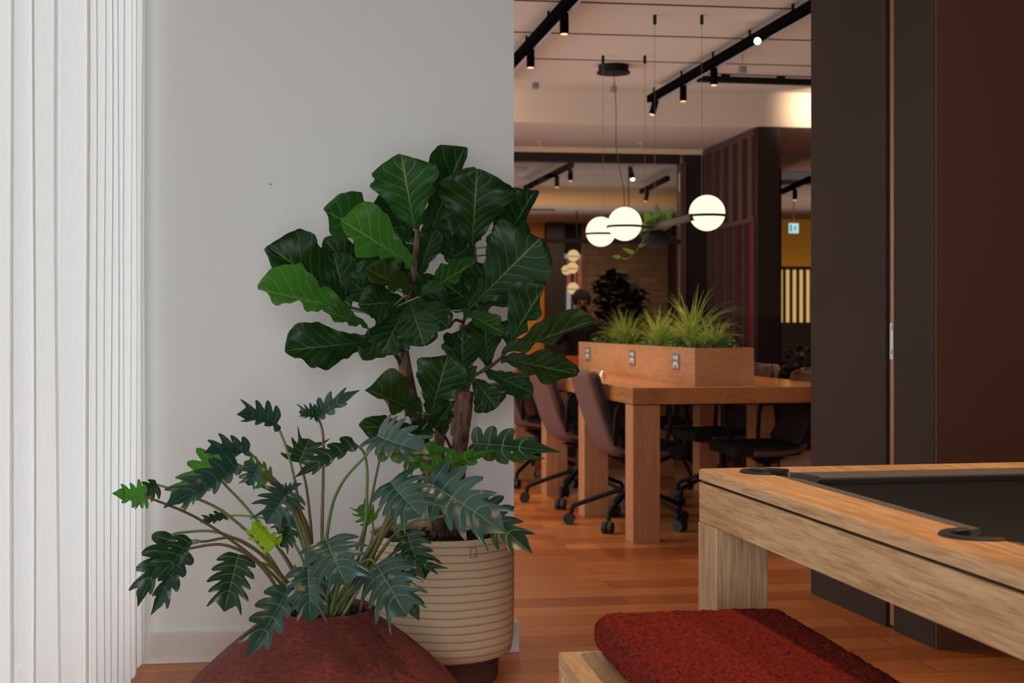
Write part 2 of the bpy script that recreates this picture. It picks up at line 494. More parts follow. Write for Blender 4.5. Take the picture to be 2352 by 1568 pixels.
M['cloth'] = mat('grey_billiard_cloth', (88, 80, 74), 0.95, bump=(900, 0.2, 0.0005, (1, 1, 1)))
M['soil'] = mat('dark_soil', (34, 24, 20), 1.0, noise=(60, (62, 44, 36), (1, 1, 1)))
M['curtain'] = curtain_mat()
M['globe'] = emit('opal_glass_glow', (255, 236, 208), 1.3)
M['globe2'] = emit('opal_glass_glow_far', (255, 214, 150), 0.85)
M['lamp'] = emit('spot_lamp_glow', (255, 236, 205), 14)
M['lampdim'] = emit('spot_lamp_glow_dim', (255, 205, 150), 1.6)
M['glass'] = glass_mat('clear_glass', (0.93, 0.93, 0.92))
M['trunk'] = mat('bark', (132, 100, 80), 0.85, noise=(70, (58, 38, 30), (1, 1, 0.35)), bump=(90, 0.9, 0.005, (1, 1, 0.3)))
M['twig'] = mat('young_twig', (66, 52, 34), 0.7)
M['petiole'] = mat('green_petiole', (112, 138, 72), 0.45, noise=(5, (92, 112, 58), (1, 1, 1)))
M['petiole2'] = mat('reddish_petiole', (112, 78, 52), 0.45, noise=(5, (98, 96, 54), (1, 1, 1)))
M['fig1'] = leaf_mat('fig_leaf_deep_green', (23, 52, 20), (104, 124, 70), 0.36, 0.10, 7.0, 2.2, 0.045)
M['fig2'] = leaf_mat('fig_leaf_mid_green', (33, 72, 28), (142, 156, 86), 0.38, 0.18, 7.0, 2.2, 0.045)
M['fig3'] = leaf_mat('fig_leaf_olive', (38, 56, 24), (112, 112, 60), 0.42, 0.16, 7.0, 2.2, 0.045)
M['fig4'] = leaf_mat('fig_leaf_young_green', (50, 94, 34), (156, 170, 92), 0.38, 0.30, 7.0, 2.2, 0.045)
M['phi1'] = leaf_mat('philodendron_leaf_green', (26, 54, 30), (112, 136, 92), 0.3, 0.12, 8.0, 0.0, 0.07, sg=0.0, spec=0.45)
M['phi2'] = leaf_mat('philodendron_leaf_blue_green', (38, 66, 56), (96, 122, 98), 0.26, 0.08, 8.0, 0.0, 0.07, blotch=(150, 118, 74), sg=0.0, spec=0.45)
M['phi3'] = leaf_mat('philodendron_leaf_light', (50, 92, 34), (158, 140, 80), 0.34, 0.4, 8.0, 0.0, 0.07, sg=0.0, spec=0.45)
M['phi4'] = leaf_mat('philodendron_leaf_new', (104, 136, 30), (196, 150, 80), 0.4, 0.5, 8.0, 0.0, 0.07, sg=0.0, spec=0.45)

# ------------------------------------------------------------------ setting
b = NB(); box(b, -4, 9, -3, 22, -0.05, 0)
tag(obj('floor', b, M['floor'], rz=TH), kind='structure')

b = NB(); box(b, -0.62, 0.650, 4.58, 4.74, 0, 2.6)
tag(obj('wall_back', b, M['wall'], rz=TH), kind='structure')
b = NB()
box(b, -0.60, 0.650 + 0.016, 4.564, 4.58, 0, 0.098)
box(b, 0.650, 0.666, 4.58, 4.75, 0, 0.098)
tag(obj('baseboard_back', b, M['skirt'], rz=TH, bevel=0.003), kind='structure')
# window wall: slim reveals and a sill behind the curtain, glass between
b = NB(); box(b, -0.95, -0.62, 4.58, 4.9, 0, 2.6)
tag(obj('wall_left', b, M['wall'], rz=TH), kind='structure')
b = NB(); box(b, -0.905, -0.895, 0.2, 4.58, 0.02, 2.56)
g = tag(obj('window_1', b, M['glass'], rz=TH), kind='structure')

# lounge and desk-area ceiling: boards with shadow gaps, edges set across the room
b = NB()
edges = []
yl = 6.60
gaps = [-1.0, -0.28, 0.44, 1.16, 1.88, 2.60, 3.32, 4.04, 4.76, 5.48]
gl = [7.23 - 0.715 * 9, ] + [7.23 - 0.715 * k for k in range(8, -1, -1)] + [7.23 + 0.715]
gl = sorted(set([round(v, 3) for v in gl]))
seq = [-2.6] + gl + [8.70]
for a, c in zip(seq[:-1], seq[1:]):
    box(b, -1.0, 7.0, a + 0.016, c - 0.016, 2.56, 2.60)
box(b, -1.0, 7.0, -2.6, 8.70, 2.60, 2.64)
o = obj('ceiling', b, [M['ceil'], M['groove']], rz=TH)
for p in o.data.polygons:
    c = p.center
    if c.z > 2.601 or abs(p.normal.y) > 0.9: p.material_index = 1
    if abs(c.y - 8.689) < 0.02 or (c.z > 2.6 and c.y > 8.69): p.material_index = 0
tag(o, kind='structure')
b = NB(); box(b, -1.0, 7.0, 8.70, 9.72, 2.70, 2.74)
tag(obj('ceiling_recess', b, M['ceil'], rz=TH), kind='structure'); bpy.data.objects['ceiling_recess'].name = 'trim_1'
b = NB(); box(b, -1.0, 8.5, 9.72, 9.80, 2.455, 2.74)
tag(obj('trim_2', b, M['bulk'], rz=TH), kind='structure')
b = NB(); box(b, -1.0, 3.22, 9.80, 11.10, 2.455, 2.50); box(b, 3.22, 8.5, 9.80, 12.6, 2.455, 2.50)
tag(obj('trim_3', b, M['soffit'], rz=TH), kind='structure')
b = NB(); box(b, -1.0, 3.22, 11.10, 11.16, 2.415, 2.50)
tag(obj('trim_4', b, M['cream'], rz=TH), kind='structure')

# taupe wall with a pocket door, receding on the right
TW = R(12.0)
ow = Vector((1.385, 4.661, 0))
b = NB()
# local x to the right, local y into the room; the face is x=0
box(b, 0, 0.30, 0, 0.285, 0, 2.56)
box(b, 0.0, 0.30, 0.345, 0.98, 0, 2.56)
box(b, 0.09, 0.30, 0.285, 0.345, 0, 2.56)
tag(obj('wall_right', b, M['panel'], loc=ow, rz=TW), kind='structure')
b = NB(); box(b, 0.002, 2.6, -0.012, 0.0, 0, 2.56)
tag(obj('wall_front_right', b, M['panel2'], loc=ow, rz=TW * 0.25), kind='structure')
bpy.data.objects['wall_front_right'].name = 'wall_far_right'
b = NB(); box(b, 0.012, 0.20, 0.292, 0.338, 0.01, 2.55)
d = tag(obj('door_1', b, M['copper'], loc=ow, rz=TW), kind='structure')
b = NB(); box(b, 0.006, 0.012, 0.302, 0.326, 0.94, 1.068); box(b, 0.003, 0.006, 0.308, 0.320, 1.045, 1.06); box(b, 0.003, 0.006, 0.309, 0.321, 0.96, 0.975)
obj('lock_plate', b, M['steel'], d, bevel=0.001)

# ------------------------------------------------------------------ glazed meeting room behind
b = NB(); box(b, -1.0, 2.92, 11.10, 11.16, 2.34, 2.415)
tag(obj('trim_5', b, M['maroon'], rz=TH), kind='structure')
b = NB(); box(b, 2.92, 2.965, 11.08, 11.20, 0, 2.345)
tag(obj('trim_6', b, M['maroon2'], rz=TH), kind='structure')
b = NB(); box(b, 2.965, 3.22, 11.10, 11.2, 0, 2.415)
tag(obj('wall_post', b, M['maroon'], rz=TH), kind='structure'); bpy.data.objects['wall_post'].name = 'wall_centre'
b = NB(); box(b, -1.0, 2.92, 11.12, 11.13, 0.03, 2.34)
tag(obj('window_2', b, M['glass'], rz=TH), kind='structure')
b = NB(); box(b, -1.0, 2.92, 11.09, 11.15, 1.70, 1.735); box(b, -1.0, 2.92, 11.09, 11.15, 0.0, 0.62)
tag(obj('trim_7', b, M['maroon'], rz=TH), kind='structure')
# side screen: fins above, dark panels below, running towards the viewer
scr = thing('slatted_timber_screen', rw(3.12, 9.72, 0), 'tall dark maroon timber screen with upright fins beside the glazed room', 'screen', TH)
b = NB(); box(b, 0.0, 0.165, 0, 0.06, 0, 2.45); obj('end_panel', b, M['maroon'], scr)
b = NB(); box(b, -0.012, 0.05, 0.06, 1.44, 2.40, 2.45); obj('top_rail', b, M['maroon2'], scr)
b = NB(); box(b, -0.012, 0.05, 0.06, 1.44, 1.79, 1.82); obj('middle_rail', b, M['maroon2'], scr)
b = NB(); box(b, 0.06, 0.10, 0.06, 1.44, 0, 2.40); obj('back_panel', b, M['maroon'], scr)
for i in range(6):
    y = 0.10 + i * 0.235
    b = NB(); box(b, -0.012, 0.055, y, y + 0.10, 1.82, 2.40); obj('fin', b, M['maroon2'], scr)
for i in range(6):
    y = 0.06 + i * 0.235
    b = NB(); box(b, -0.012, 0.055, y, y + 0.022, 0, 1.79); obj('mullion', b, M['maroon2'], scr)
b = NB(); box(b, 0.03, 0.058, 0.082, 0.295, 0, 1.79)
o = obj('red_panel', b, mat('deep_red_felt', (118, 22, 24), 0.9), scr); o['label'] = 'deep red panel'

# room shell behind the glass
b = NB(); box(b, -2.0, 4.06, 11.16, 14.0, 2.42, 2.46); box(b, -2, 4.06, 14.0, 17.0, 2.20, 2.24)
tag(obj('ceiling_meeting', b, mat('far_ceiling', (176, 168, 166), 0.9), rz=TH), kind='structure'); bpy.data.objects['ceiling_meeting'].name = 'ceiling_far'
b = NB(); box(b, -2.0, 4.06, 14.0, 14.06, 2.24, 2.42)
tag(obj('trim_8', b, mat('ochre_bulkhead', (216, 176, 128), 0.7), rz=TH), kind='structure')
b = NB(); box(b, -2.0, 2.4, 14.0, 14.08, 2.19, 2.21)
tag(obj('trim_9', b, M['maroon'], rz=TH), kind='structure')
brick = bpy.data.materials.new('grey_brown_brick'); brick.use_nodes = True
nt = brick.node_tree; bb = nt.nodes['Principled BSDF']
tx = nt.nodes.new('ShaderNodeTexBrick'); tcn = nt.nodes.new('ShaderNodeTexCoord'); mpn = nt.nodes.new('ShaderNodeMapping')
mpn.inputs['Rotation'].default_value = (PI / 2, 0, 0)
nt.links.new(tcn.outputs['Object'], mpn.inputs[0]); nt.links.new(mpn.outputs[0], tx.inputs['Vector'])
tx.inputs['Scale'].default_value = 1; tx.inputs['Brick Width'].default_value = 0.24; tx.inputs['Row Height'].default_value = 0.08; tx.inputs['Mortar Size'].default_value = 0.006
tx.inputs['Color1'].default_value = (*s2l((118, 92, 74)), 1); tx.inputs['Color2'].default_value = (*s2l((96, 76, 62)), 1); tx.inputs['Mortar'].default_value = (*s2l((84, 68, 58)), 1)
nt.links.new(tx.outputs[0], bb.inputs[0]); bb.inputs['Roughness'].default_value = 0.9
b = NB(); box(b, 3.05, 4.1, 16.0, 16.1, 0, 2.2); 
tag(obj('wall_brick', b, brick, rz=TH), kind='structure'); bpy.data.objects['wall_brick'].name = 'wall_far'
b = NB(); box(b, -1, 2.62, 16.0, 16.1, 0, 2.2)
tag(obj('wall_ochre', b, mat('ochre_wall', (214, 140, 60), 0.6, noise=(1.5, (196, 120, 46), (1, 1, 1))), rz=TH), kind='structure'); bpy.data.objects['wall_ochre'].name = 'wall_far_left'
b = NB(); box(b, 2.62, 2.82, 15.8, 16.1, 0, 2.2)
tag(obj('trim_10', b, M['maroon'], rz=TH), kind='structure')
b = NB(); box(b, 2.86, 3.12, 16.02, 16.04, 0.9, 1.85)
skyw = emit('street_view_daylight', (176, 172, 178), 0.7)
w3 = tag(obj('window_3', b, skyw, rz=TH), kind='structure')
b = NB(); box(b, 2.86, 3.12, 16.0, 16.015, 1.45, 1.80)
o = obj('window_sign', b, mat('dusty_pink_panel', (150, 92, 92), 0.7, emis=((150, 92, 92), 0.25)), w3)
b = NB(); box(b, 2.86, 3.12, 16.0, 16.02, 0.0, 0.9); box(b, 2.86, 3.05, 16.05, 16.1, 1.8, 2.2); box(b, 2.86, 2.875, 15.99, 16.03, 0.9, 1.8); box(b, 2.93, 2.96, 15.99, 16.015, 0.9, 1.8)
tag(obj('trim_11', b, M['black'], rz=TH), kind='structure')

# corridor seen right of the screen
b = NB(); box(b, 4.12, 8.5, 12.6, 18, 2.34, 2.38)
tag(obj('ceiling_corridor', b, mat('corridor_ceiling', (150, 138, 128), 0.9), rz=TH), kind='structure'); bpy.data.objects['ceiling_corridor'].name = 'ceiling_right'
b = NB(); box(b, 3.22, 3.285, 9.8, 11.2, 0, 2.455); box(b, 3.22, 3.72, 11.14, 11.2, 0, 2.455); box(b, 3.66, 3.72, 11.2, 12.15, 0, 2.455); box(b, 3.66, 4.1, 12.12, 12.17, 0, 2.455); box(b, 4.06, 4.12, 12.15, 17.0, 0, 2.455)
tag(obj('wall_corridor', b, M['maroon'], rz=TH), kind='structure'); bpy.data.objects['wall_corridor'].name = 'wall_centre_right'
b = NB(); box(b, 3.34, 6.5, 16.9, 17.0, 0, 2.34)
tag(obj('wall_yellow', b, mat('yellow_wall', (226, 172, 64), 0.7), rz=TH), kind='structure'); bpy.data.objects['wall_yellow'].name = 'wall_far_right_end'
scr2 = thing('backlit_slatted_screen', rw(5.25, 16.4, 0), 'low maroon screen with glowing cream panels at the end of the corridor', 'screen', TH)
b = NB(); box(b, 0, 1.35, 0, 0.06, 0, 1.07); obj('lower_panel', b, M['maroon'], scr2)
b = NB(); box(b, 0, 1.35, 0, 0.06, 1.70, 1.74); obj('top_rail', b, M['maroon'], scr2)
glow = emit('backlit_cream_panel', (238, 190, 116), 0.75)
for i in range(16):
    b = NB(); box(b, i * 0.084, i * 0.084 + 0.028, -0.01, 0.06, 1.07, 1.70); obj('slat', b, M['maroon'], scr2)
b = NB(); box(b, 0, 1.35, 0.04, 0.05, 1.07, 1.70); obj('glowing_panel', b, glow, scr2)
b = NB(); box(b, 4.06, 4.30, 10.9, 11.0, 0, 2.25)
tag(obj('trim_12', b, mat('dark_green_black_paint', (26, 32, 32), 0.6), rz=TH), kind='structure')
# exit sign
sg = thing('exit_sign', P(1823, 524, 14.5), 'small lit green and white exit sign hanging in the corridor', 'sign', TH)
b = NB(); box(b, -0.048, 0.048, -0.01, 0.01, -0.05, 0.05); obj('lit_face', b, emit('sign_white', (190, 238, 240), 0.9), sg)
b = NB()
box(b, -0.040, -0.022, -0.012, -0.010, -0.035, 0.035); sphere(b, (0.012, -0.011, 0.022), 0.007, 10, 6, sy=0.2)
box(b, 0.004, 0.018, -0.012, -0.010, -0.010, 0.014); box(b, 0.016, 0.022, -0.012, -0.010, -0.036, -0.008); box(b, 0.0, 0.006, -0.012, -0.010, -0.03, -0.008); box(b, -0.008, 0.03, -0.012, -0.010, 0.004, 0.009)
obj('running_figure', b, emit('sign_green', (20, 140, 110), 0.7), sg)
b = NB(); box(b, -0.004, 0.004, -0.004, 0.004, 0.05, 0.30); obj('hanger', b, M['black'], sg)


# ------------------------------------------------------------------ track lights
def track(name, p0, p1, zt, heads, label, lit=None, tilt=None, profile=True):
    p0 = Vector(p0); p1 = Vector(p1)
    d = (p1 - p0); L = d.length; th = math.atan2(d.y, d.x) - PI / 2
    t = thing(name, (p0.x, p0.y, zt), label, 'track light', th)
    b = NB(); box(b, -0.019, 0.019, 0, L, 0, 0.042); obj('rail', b, M['rail'], t)
    if profile:
        b = NB(); box(b, -0.034, -0.021, 0.02, L - 0.05, -0.004, 0.030); obj('light_profile', b, mat('pale_profile', (176, 178, 184), 0.4), t)
        for k in range(int(L / 0.6) + 1):
            b = NB(); box(b, -0.006, 0.006, 0.1 + k * 0.6, 0.108 + k * 0.6, 0.042, max(0.05, 2.56 - zt))
            obj('ceiling_bracket', b, M['black'], t)
    for i, s in enumerate(heads):
        h = bpy.data.objects.new('x', None)
        b = NB(); cyl(b, (0, 0, -0.105), (0, 0, -0.012), 0.0205, n=20); cyl(b, (0, 0, -0.02), (0, 0, 0.004), 0.006, n=8)
        o = obj('spot_head', b, M['rail'], t, loc=(0.0, s, 0))
        bpy.data.objects.remove(h)
        b = NB(); cyl(b, (0, 0, -0.1075), (0, 0, -0.1048), 0.0165, n=20)
        o2 = obj('lamp_face', b, M['lamp'] if lit == i else M['lampdim'], o)
        if tilt and i in tilt:
            if tilt[i] == 'viewer':
                wp = Vector((p0.x, p0.y, zt)) + d.normalized() * s
                q = (Vector((0, 0, ZC)) - wp).to_track_quat('-Z', 'Y').to_matrix()
                o.rotation_euler = (Matrix.Rotation(-th, 3, 'Z') @ q).to_euler()
            else:
                o.rotation_euler = tilt[i]
    return t


def on_plane(x, y, z):
    Y = (z - ZC) * F / (Y0 - y)
    return Vector(((x - 1176) / F * Y, Y, 0))


a0 = on_plane(1180, 141, 2.50); a1 = on_plane(1309, 0, 2.50)
dd = (a1 - a0).normalized()
st = a0 - dd * 0.9
en = a1 + dd * 1.5
track('track_light', st, en, 2.48, [0.55, 1.42, 2.28, 3.2], 'black ceiling track with cylinder spots, left one beside the white wall')
b0 = on_plane(1492, 228, 2.50); b1 = on_plane(1874, 8, 2.50)
dd = (b1 - b0).normalized()
track('track_light', b0, b1 + dd * 1.0, 2.48, [0.16, 0.74, 1.32, 2.02, 2.9], 'black ceiling track above the long desk, its one spot shining at the viewer',
      lit=3, tilt={0: (0, R(-16), 0), 3: 'viewer'})
c0 = on_plane(1602, 180, 2.53); c1 = on_plane(1885, 189, 2.53)
dd = c1 - c0
t = thing('linear_ceiling_bar', (c0.x, c0.y, 2.51), 'long thin black bar under the ceiling running right from the second track', 'ceiling bar', math.atan2(dd.y, dd.x))
b = NB(); box(b, 0, dd.length + 0.5, -0.02, 0.02, 0, 0.035); obj('bar', b, M['black'], t)
for k in range(3):
    b = NB(); box(b, 0.15 + k * 0.35, 0.2 + k * 0.35, -0.012, 0.012, 0.035, 0.05); obj('fixing', b, M['black'], t)
e0 = on_plane(1207, 432, 2.34); e1 = on_plane(1312, 379, 2.34)
track('track_light', e0, e1 + (e1 - e0).normalized() * 0.02, 2.32, [(e1 - e0).length * 0.72, (e1 - e0).length * 0.985], 'short black track with two spots, left one seen through the glass', profile=False)
f0 = on_plane(1473, 440, 2.34); f1 = on_plane(1534, 409, 2.34)
track('track_light', f0, f1, 2.32, [0.35], 'short black track with one spot beside the maroon post behind the glass', profile=False, tilt={0: (0, R(-14), 0)})
g0 = on_plane(1795, 441, 2.28); g1 = on_plane(1862, 410, 2.28)
track('track_light', g0, g1, 2.26, [0.6], 'short black track with one spot in the corridor on the right', profile=False)
t = thing('ceiling_spot', P(1447, 386, 12.3), 'single tilted black spotlight hanging behind the glass, lamp lit', 'spotlight')
b = NB(); cyl(b, (0.0, 0, 0), (0.018, -0.05, -0.10), 0.022, n=18); cyl(b, (0, 0, 0), (0, 0, 0.04), 0.006, n=8); obj('spot_head', b, M['black'], t)
b = NB(); cyl(b, (0.0183, -0.0507, -0.1015), (0.0186, -0.052, -0.104), 0.017, n=18); obj('lamp_face', b, M['lamp'], t)
b = NB(); cyl(b, (-0.012, 0.0, 0.0), (-0.012, 0, -0.36), 0.004, n=8); obj('drop_rod', b, M['black'], t)

# smoke detector, sprinklers and little ceiling boxes
t = thing('smoke_detector', on_plane(1197, 386, 2.415) + Vector((0, 0, 2.418)), 'white smoke detector on the ceiling behind the glass', 'smoke detector')
b = NB(); lathe(b, [(0.055, 0), (0.055, -0.02), (0.045, -0.035), (0.04, -0.055), (0.02, -0.07), (0.0, -0.07)], 24); obj('housing', b, mat('white_plastic', (222, 222, 226), 0.5), t, smooth=True)
for (x, y, lb) in ((1240, 326, 'tiny pale sprinkler head on the pinkish soffit, the left one'), (1473, 329, 'tiny pale sprinkler head on the pinkish soffit, right of the pendant cable')):
    t = thing('sprinkler', on_plane(x, y, 2.455) + Vector((0, 0, 2.455)), lb, 'sprinkler', 0, 'sprinklers on the soffit')
    b = NB(); cyl(b, (0, 0, 0), (0, 0, -0.006), 0.032, n=20); cyl(b, (0, 0, -0.006), (0, 0, -0.03), 0.005, n=8); cyl(b, (0, 0, -0.03), (0, 0, -0.033), 0.012, n=12)
    obj('sprinkler_head', b, mat('pale_metal', (206, 186, 160), 0.5), t)
for (x, y, lb) in ((1230, 197, 'small grey box on the recessed ceiling above the left track end'), (1409, 205, 'small grey box on the recessed ceiling behind the pendant cable'), (1705, 160, 'small grey box on the ceiling right of the second track')):
    Y = 8.9 if x < 1600 else 7.9
    t = thing('junction_box', P(x, y, Y), lb, 'junction box', TH, 'grey ceiling boxes')
    zz = (2.70 if x < 1600 else 2.56) - t.location.z
    b = NB(); box(b, -0.02, 0.02, -0.02, 0.02, -0.018, 0.018); obj('box_body', b, mat('grey_plastic', (150, 146, 144), 0.6), t)
    b = NB(); cyl(b, (0, 0, 0.018), (0, 0, max(zz, 0.02)), 0.003, n=6); obj('conduit', b, M['steel'], t)

# ------------------------------------------------------------------ globe pendant over the desk
GZ = 1.555
lamp = thing('globe_pendant_lamp', (0.69, 7.2, 2.56), 'black bar pendant with glowing opal globes and a hanging plant bowl above the desk', 'pendant lamp')
LO = lamp.location


def rel(v): return Vector(v) - LO


barA = Vector((0.832, 6.56, GZ)); barD = Vector((-0.150, 0.989, 0)).normalized()
b = NB()
q = Matrix.Translation(rel(barA)) @ Matrix.Rotation(math.atan2(barD.y, barD.x) - PI / 2, 4, 'Z')
box(b, -0.012, 0.012, 0, 1.38, -0.016, 0.016, q)
obj('bar', b, mat('bronze_bar', (60, 46, 38), 0.5, spec=0.2), lamp, bevel=0.002)
globes = [(P(1624, 489, 6.60), 0.0835), (P(1435, 514, 7.22), 0.0860), (P(1380, 532, 7.95), 0.0835)]
for (c, r) in globes:
    b = NB(); sphere(b, rel(c), r, 40, 24)
    o = obj('opal_globe', b, M['globe'], lamp, smooth=True)
    b = NB()
    zc = -0.16 * r
    rr = math.sqrt(r * r - zc * zc) + 0.0015
    N = 48
    ring = [[bm_v for bm_v in ()] for _ in range(4)]
    cc = rel(c)
    lo = [b.verts.new(cc + Vector((math.cos(2 * PI * k / N) * rr, math.sin(2 * PI * k / N) * rr, zc - 0.0055))) for k in range(N)]
    hi = [b.verts.new(cc + Vector((math.cos(2 * PI * k / N) * rr, math.sin(2 * PI * k / N) * rr, zc + 0.0055))) for k in range(N)]
    lo2 = [b.verts.new(cc + Vector((math.cos(2 * PI * k / N) * (rr + .005), math.sin(2 * PI * k / N) * (rr + .005), zc - 0.0055))) for k in range(N)]
    hi2 = [b.verts.new(cc + Vector((math.cos(2 * PI * k / N) * (rr + .005), math.sin(2 * PI * k / N) * (rr + .005), zc + 0.0055))) for k in range(N)]
    for k in range(N):
        j = (k + 1) % N
        b.faces.new((lo[k], lo[j], lo2[j], lo2[k])); b.faces.new((hi[k], hi[j], hi2[j], hi2[k])); b.faces.new((lo2[k], lo2[j], hi2[j], hi2[k])); b.faces.new((lo[k], lo[j], hi[j], hi[k]))
    obj('metal_band', b, M['black'], o)
    # arm from band to bar
    s = (c - barA).dot(barD); pb = barA + barD * max(0.0, min(1.38, s)); pb.z = c.z + zc
    dirv = (pb - c); dirv.z = 0
    if dirv.length > r:
        b = NB(); dn = dirv.normalized()
        cyl(b, rel(c + dn * rr + Vector((0, 0, zc))), rel(pb + Vector((0, 0, 0))), 0.006, n=8)
        obj('globe_arm', b, M['black'], lamp)
# the plant bowl
bc = P(1504, 538, 7.35)
b = NB()
prof = [(0.002, -0.072), (0.03, -0.066), (0.055, -0.048), (0.070, -0.02), (0.075, 0.012), (0.071, 0.012), (0.066, -0.01), (0.0, -0.012)]
lathe(b, prof, 32)
bmesh.ops.translate(b, verts=b.verts, vec=rel(bc))
obj('plant_bowl', b, M['black'], lamp, smooth=True)
b = NB(); cyl(b, rel(bc + Vector((-0.01, 0, 0.012))), rel(Vector((0.715, 7.35, GZ))), 0.006, n=8); obj('globe_arm', b, M['black'], lamp)
# wires, fixings, canopy and cable
ends = [(P(1612, 40, 6.9), globes[0][0] + Vector((-0.03, 0, 0.08))), (P(1504, 37, 6.9), P(1505, 497, 6.9)), (P(1385, 133, 7.95), globes[2][0] + Vector((0.012, 0, 0.082))), (P(1481, 136, 7.95), P(1481, 520, 7.9))]
for (a, e) in ends:
    b = NB(); cyl(b, rel((a.x, a.y, 2.56)), rel((a.x, a.y, 2.515)), 0.0085, n=12); obj('wire_fixing', b, M['black'], lamp)
    e = Vector((a.x, a.y, min(e.z, GZ + 0.0)))
    if abs(a.x - globes[0][0].x) < 0.12 and a.y < 7.2: e.z = globes[0][0].z + 0.07
    if abs(a.x - globes[2][0].x) < 0.05: e.z = globes[2][0].z + 0.08
    b = NB(); cyl(b, rel((a.x, a.y, 2.52)), rel(e), 0.0011, n=5); obj('suspension_wire', b, mat('thin_wire', (120, 100, 84), 0.4), lamp)
cp = on_plane(1409, 152, 2.555)
b = NB()
lathe(b, [(0.0, 0.0), (0.088, 0.0), (0.088, -0.034), (0.097, -0.038), (0.097, -0.048), (0.0, -0.048)], 40)
bmesh.ops.translate(b, verts=b.verts, vec=rel((cp.x, cp.y, 2.56)))
obj('canopy', b, M['black'], lamp)
Yc = cp.y
b = NB()
tube(b, spline([rel(P(x, y, Yc - (y - 160) / 330 * (Yc - 7.2))) for (x, y) in ((1410, 168), (1415, 250), (1415, 330), (1426, 400), (1433, 440), (1434, 478))], 24), 0.0022, 6)
obj('power_cable', b, mat('grey_cable', (64, 58, 54), 0.5), lamp)

# pothos trailing from the bowl
po = thing('pothos_plant', bc + Vector((0, 0, 0.0)), 'variegated pothos with trailing leaves in the black hanging bowl', 'plant')
M['pothos'] = leaf_mat('pothos_leaf', (72, 100, 40), (150, 160, 90), 0.4, 0.3, 6.0, 1.2, 0.12)


# ------------------------------------------------------------------ leaves
def lerp_prof(prof, t):
    for (a, va), (c, vc) in zip(prof[:-1], prof[1:]):
        if t <= c:
            u = (t - a) / (c - a) if c > a else 0
            u = u * u * (3 - 2 * u)
            return va + (vc - va) * u
    return prof[-1][1]


FIG = [(0, 0.06), (0.06, 0.22), (0.2, 0.36), (0.36, 0.52), (0.52, 0.80), (0.68, 1.0), (0.82, 0.97), (0.92, 0.70), (0.97, 0.38), (1.0, 0.02)]
HEART = [(0, 0.5), (0.1, 0.9), (0.3, 1.0), (0.6, 0.75), (0.85, 0.35), (1, 0.02)]


def leaf_bm(B, T, wid, fA=0.95, fB=0.95, prof=FIG, arch=0.06, curl=0.10, wave=0.05, nu=26, nvv=6, seed=0, lobes=0, sweep=0.0, droop=0.0, tipcurl=0.0):
    """B base, T tip (same frame as the thing, camera direction used only to set which way the blade faces)"""
    rnd = random.Random(seed)
    cdir = (Vector((0, 0, ZC)) - leaf_bm.origin - (B + T) / 2).normalized()
    ax = (T - B); Ln = ax.length; ax.normalize()
    n = (cdir - ax * cdir.dot(ax))
    if n.length < 0.15: n = Vector((0, 0, 1)) - ax * ax.z
    n.normalize()
    s = n.cross(ax)
    ph = rnd.uniform(0, 6)
    bm = bmesh.new(); uvl = bm.loops.layers.uv.new('UVMap')
    grid = {}
    sides = {1: (s, fA), -1: (-s, fB)}
    for i in range(nu + 1):
        t = i / nu
        if not lobes: t = 0.5 * t + 0.5 * (1 - math.cos(PI * t)) / 2
        mid = B + ax * Ln * t + n * (arch * Ln * math.sin(PI * t)) + Vector((0, 0, -1)) * droop * Ln * t * t
        mid = mid + n * (tipcurl * Ln * max(0, t - 0.75) ** 2 * 4)
        for sd, (sv, f) in sides.items():
            ff = max(-1, min(1, f)); lat = (sv * ff + n * math.sqrt(1 - ff * ff)).normalized()
            nor = (n * abs(ff) - sv * math.sqrt(1 - ff * ff)).normalized()
            w = lerp_prof(prof, t) * wid / 2
            if lobes:
                x = (t * lobes + (0.25 if sd > 0 else 0.0)) % 1.0
                lf = math.sin(PI * x) ** 1.15
                depth = 0.80 * min(1, (t) * 5 + 0.2) * (1 if t < 0.84 else max(0, (1 - t) / 0.16))
                w *= (1 - depth + depth * lf)
            for j in range(nvv + 1):
                v = j / nvv
                if j == 0 and sd == -1: continue
                fwd = sweep * v * v * w
                if lobes: fwd += (0.62 * v ** 1.6) * wid * 0.5
                wob = wave * wid * math.sin(ph + t * 17 + sd * 1.3) * v * v + wave * 0.5 * wid * math.sin(ph * 2 + t * 31 * (1 + 0.2 * sd)) * v ** 3
                rip = (0.018 * wid * math.sin(2 * PI * lobes * t)) * v if lobes else 0
                p = mid + lat * (w * v) + ax * fwd + nor * (-curl * wid * v * v * (0.4 + 0.6 * math.sin(PI * t)) + wob + rip)
                edge = 1 + (0.025 * math.sin(ph + t * 40) + 0.045 * math.sin(ph * 1.7 + t * 27 + sd)) * v
                p = mid + (p - mid) * edge
                grid[(i, sd * j)] = (bm.verts.new(p), t, 0.5 + 0.5 * sd * v)
    for i in range(nu):
        for j in range(-nvv, nvv):
            a, b2, c, d2 = grid[(i, j)], grid[(i + 1, j)], grid[(i + 1, j + 1)], grid[(i, j + 1)]
            try:
                f = bm.faces.new((a[0], b2[0], c[0], d2[0]))
            except ValueError:
                continue
            for lp, g_ in zip(f.loops, (a, b2, c, d2)):
                lp[uvl].uv = (g_[1], g_[2])

    return bm


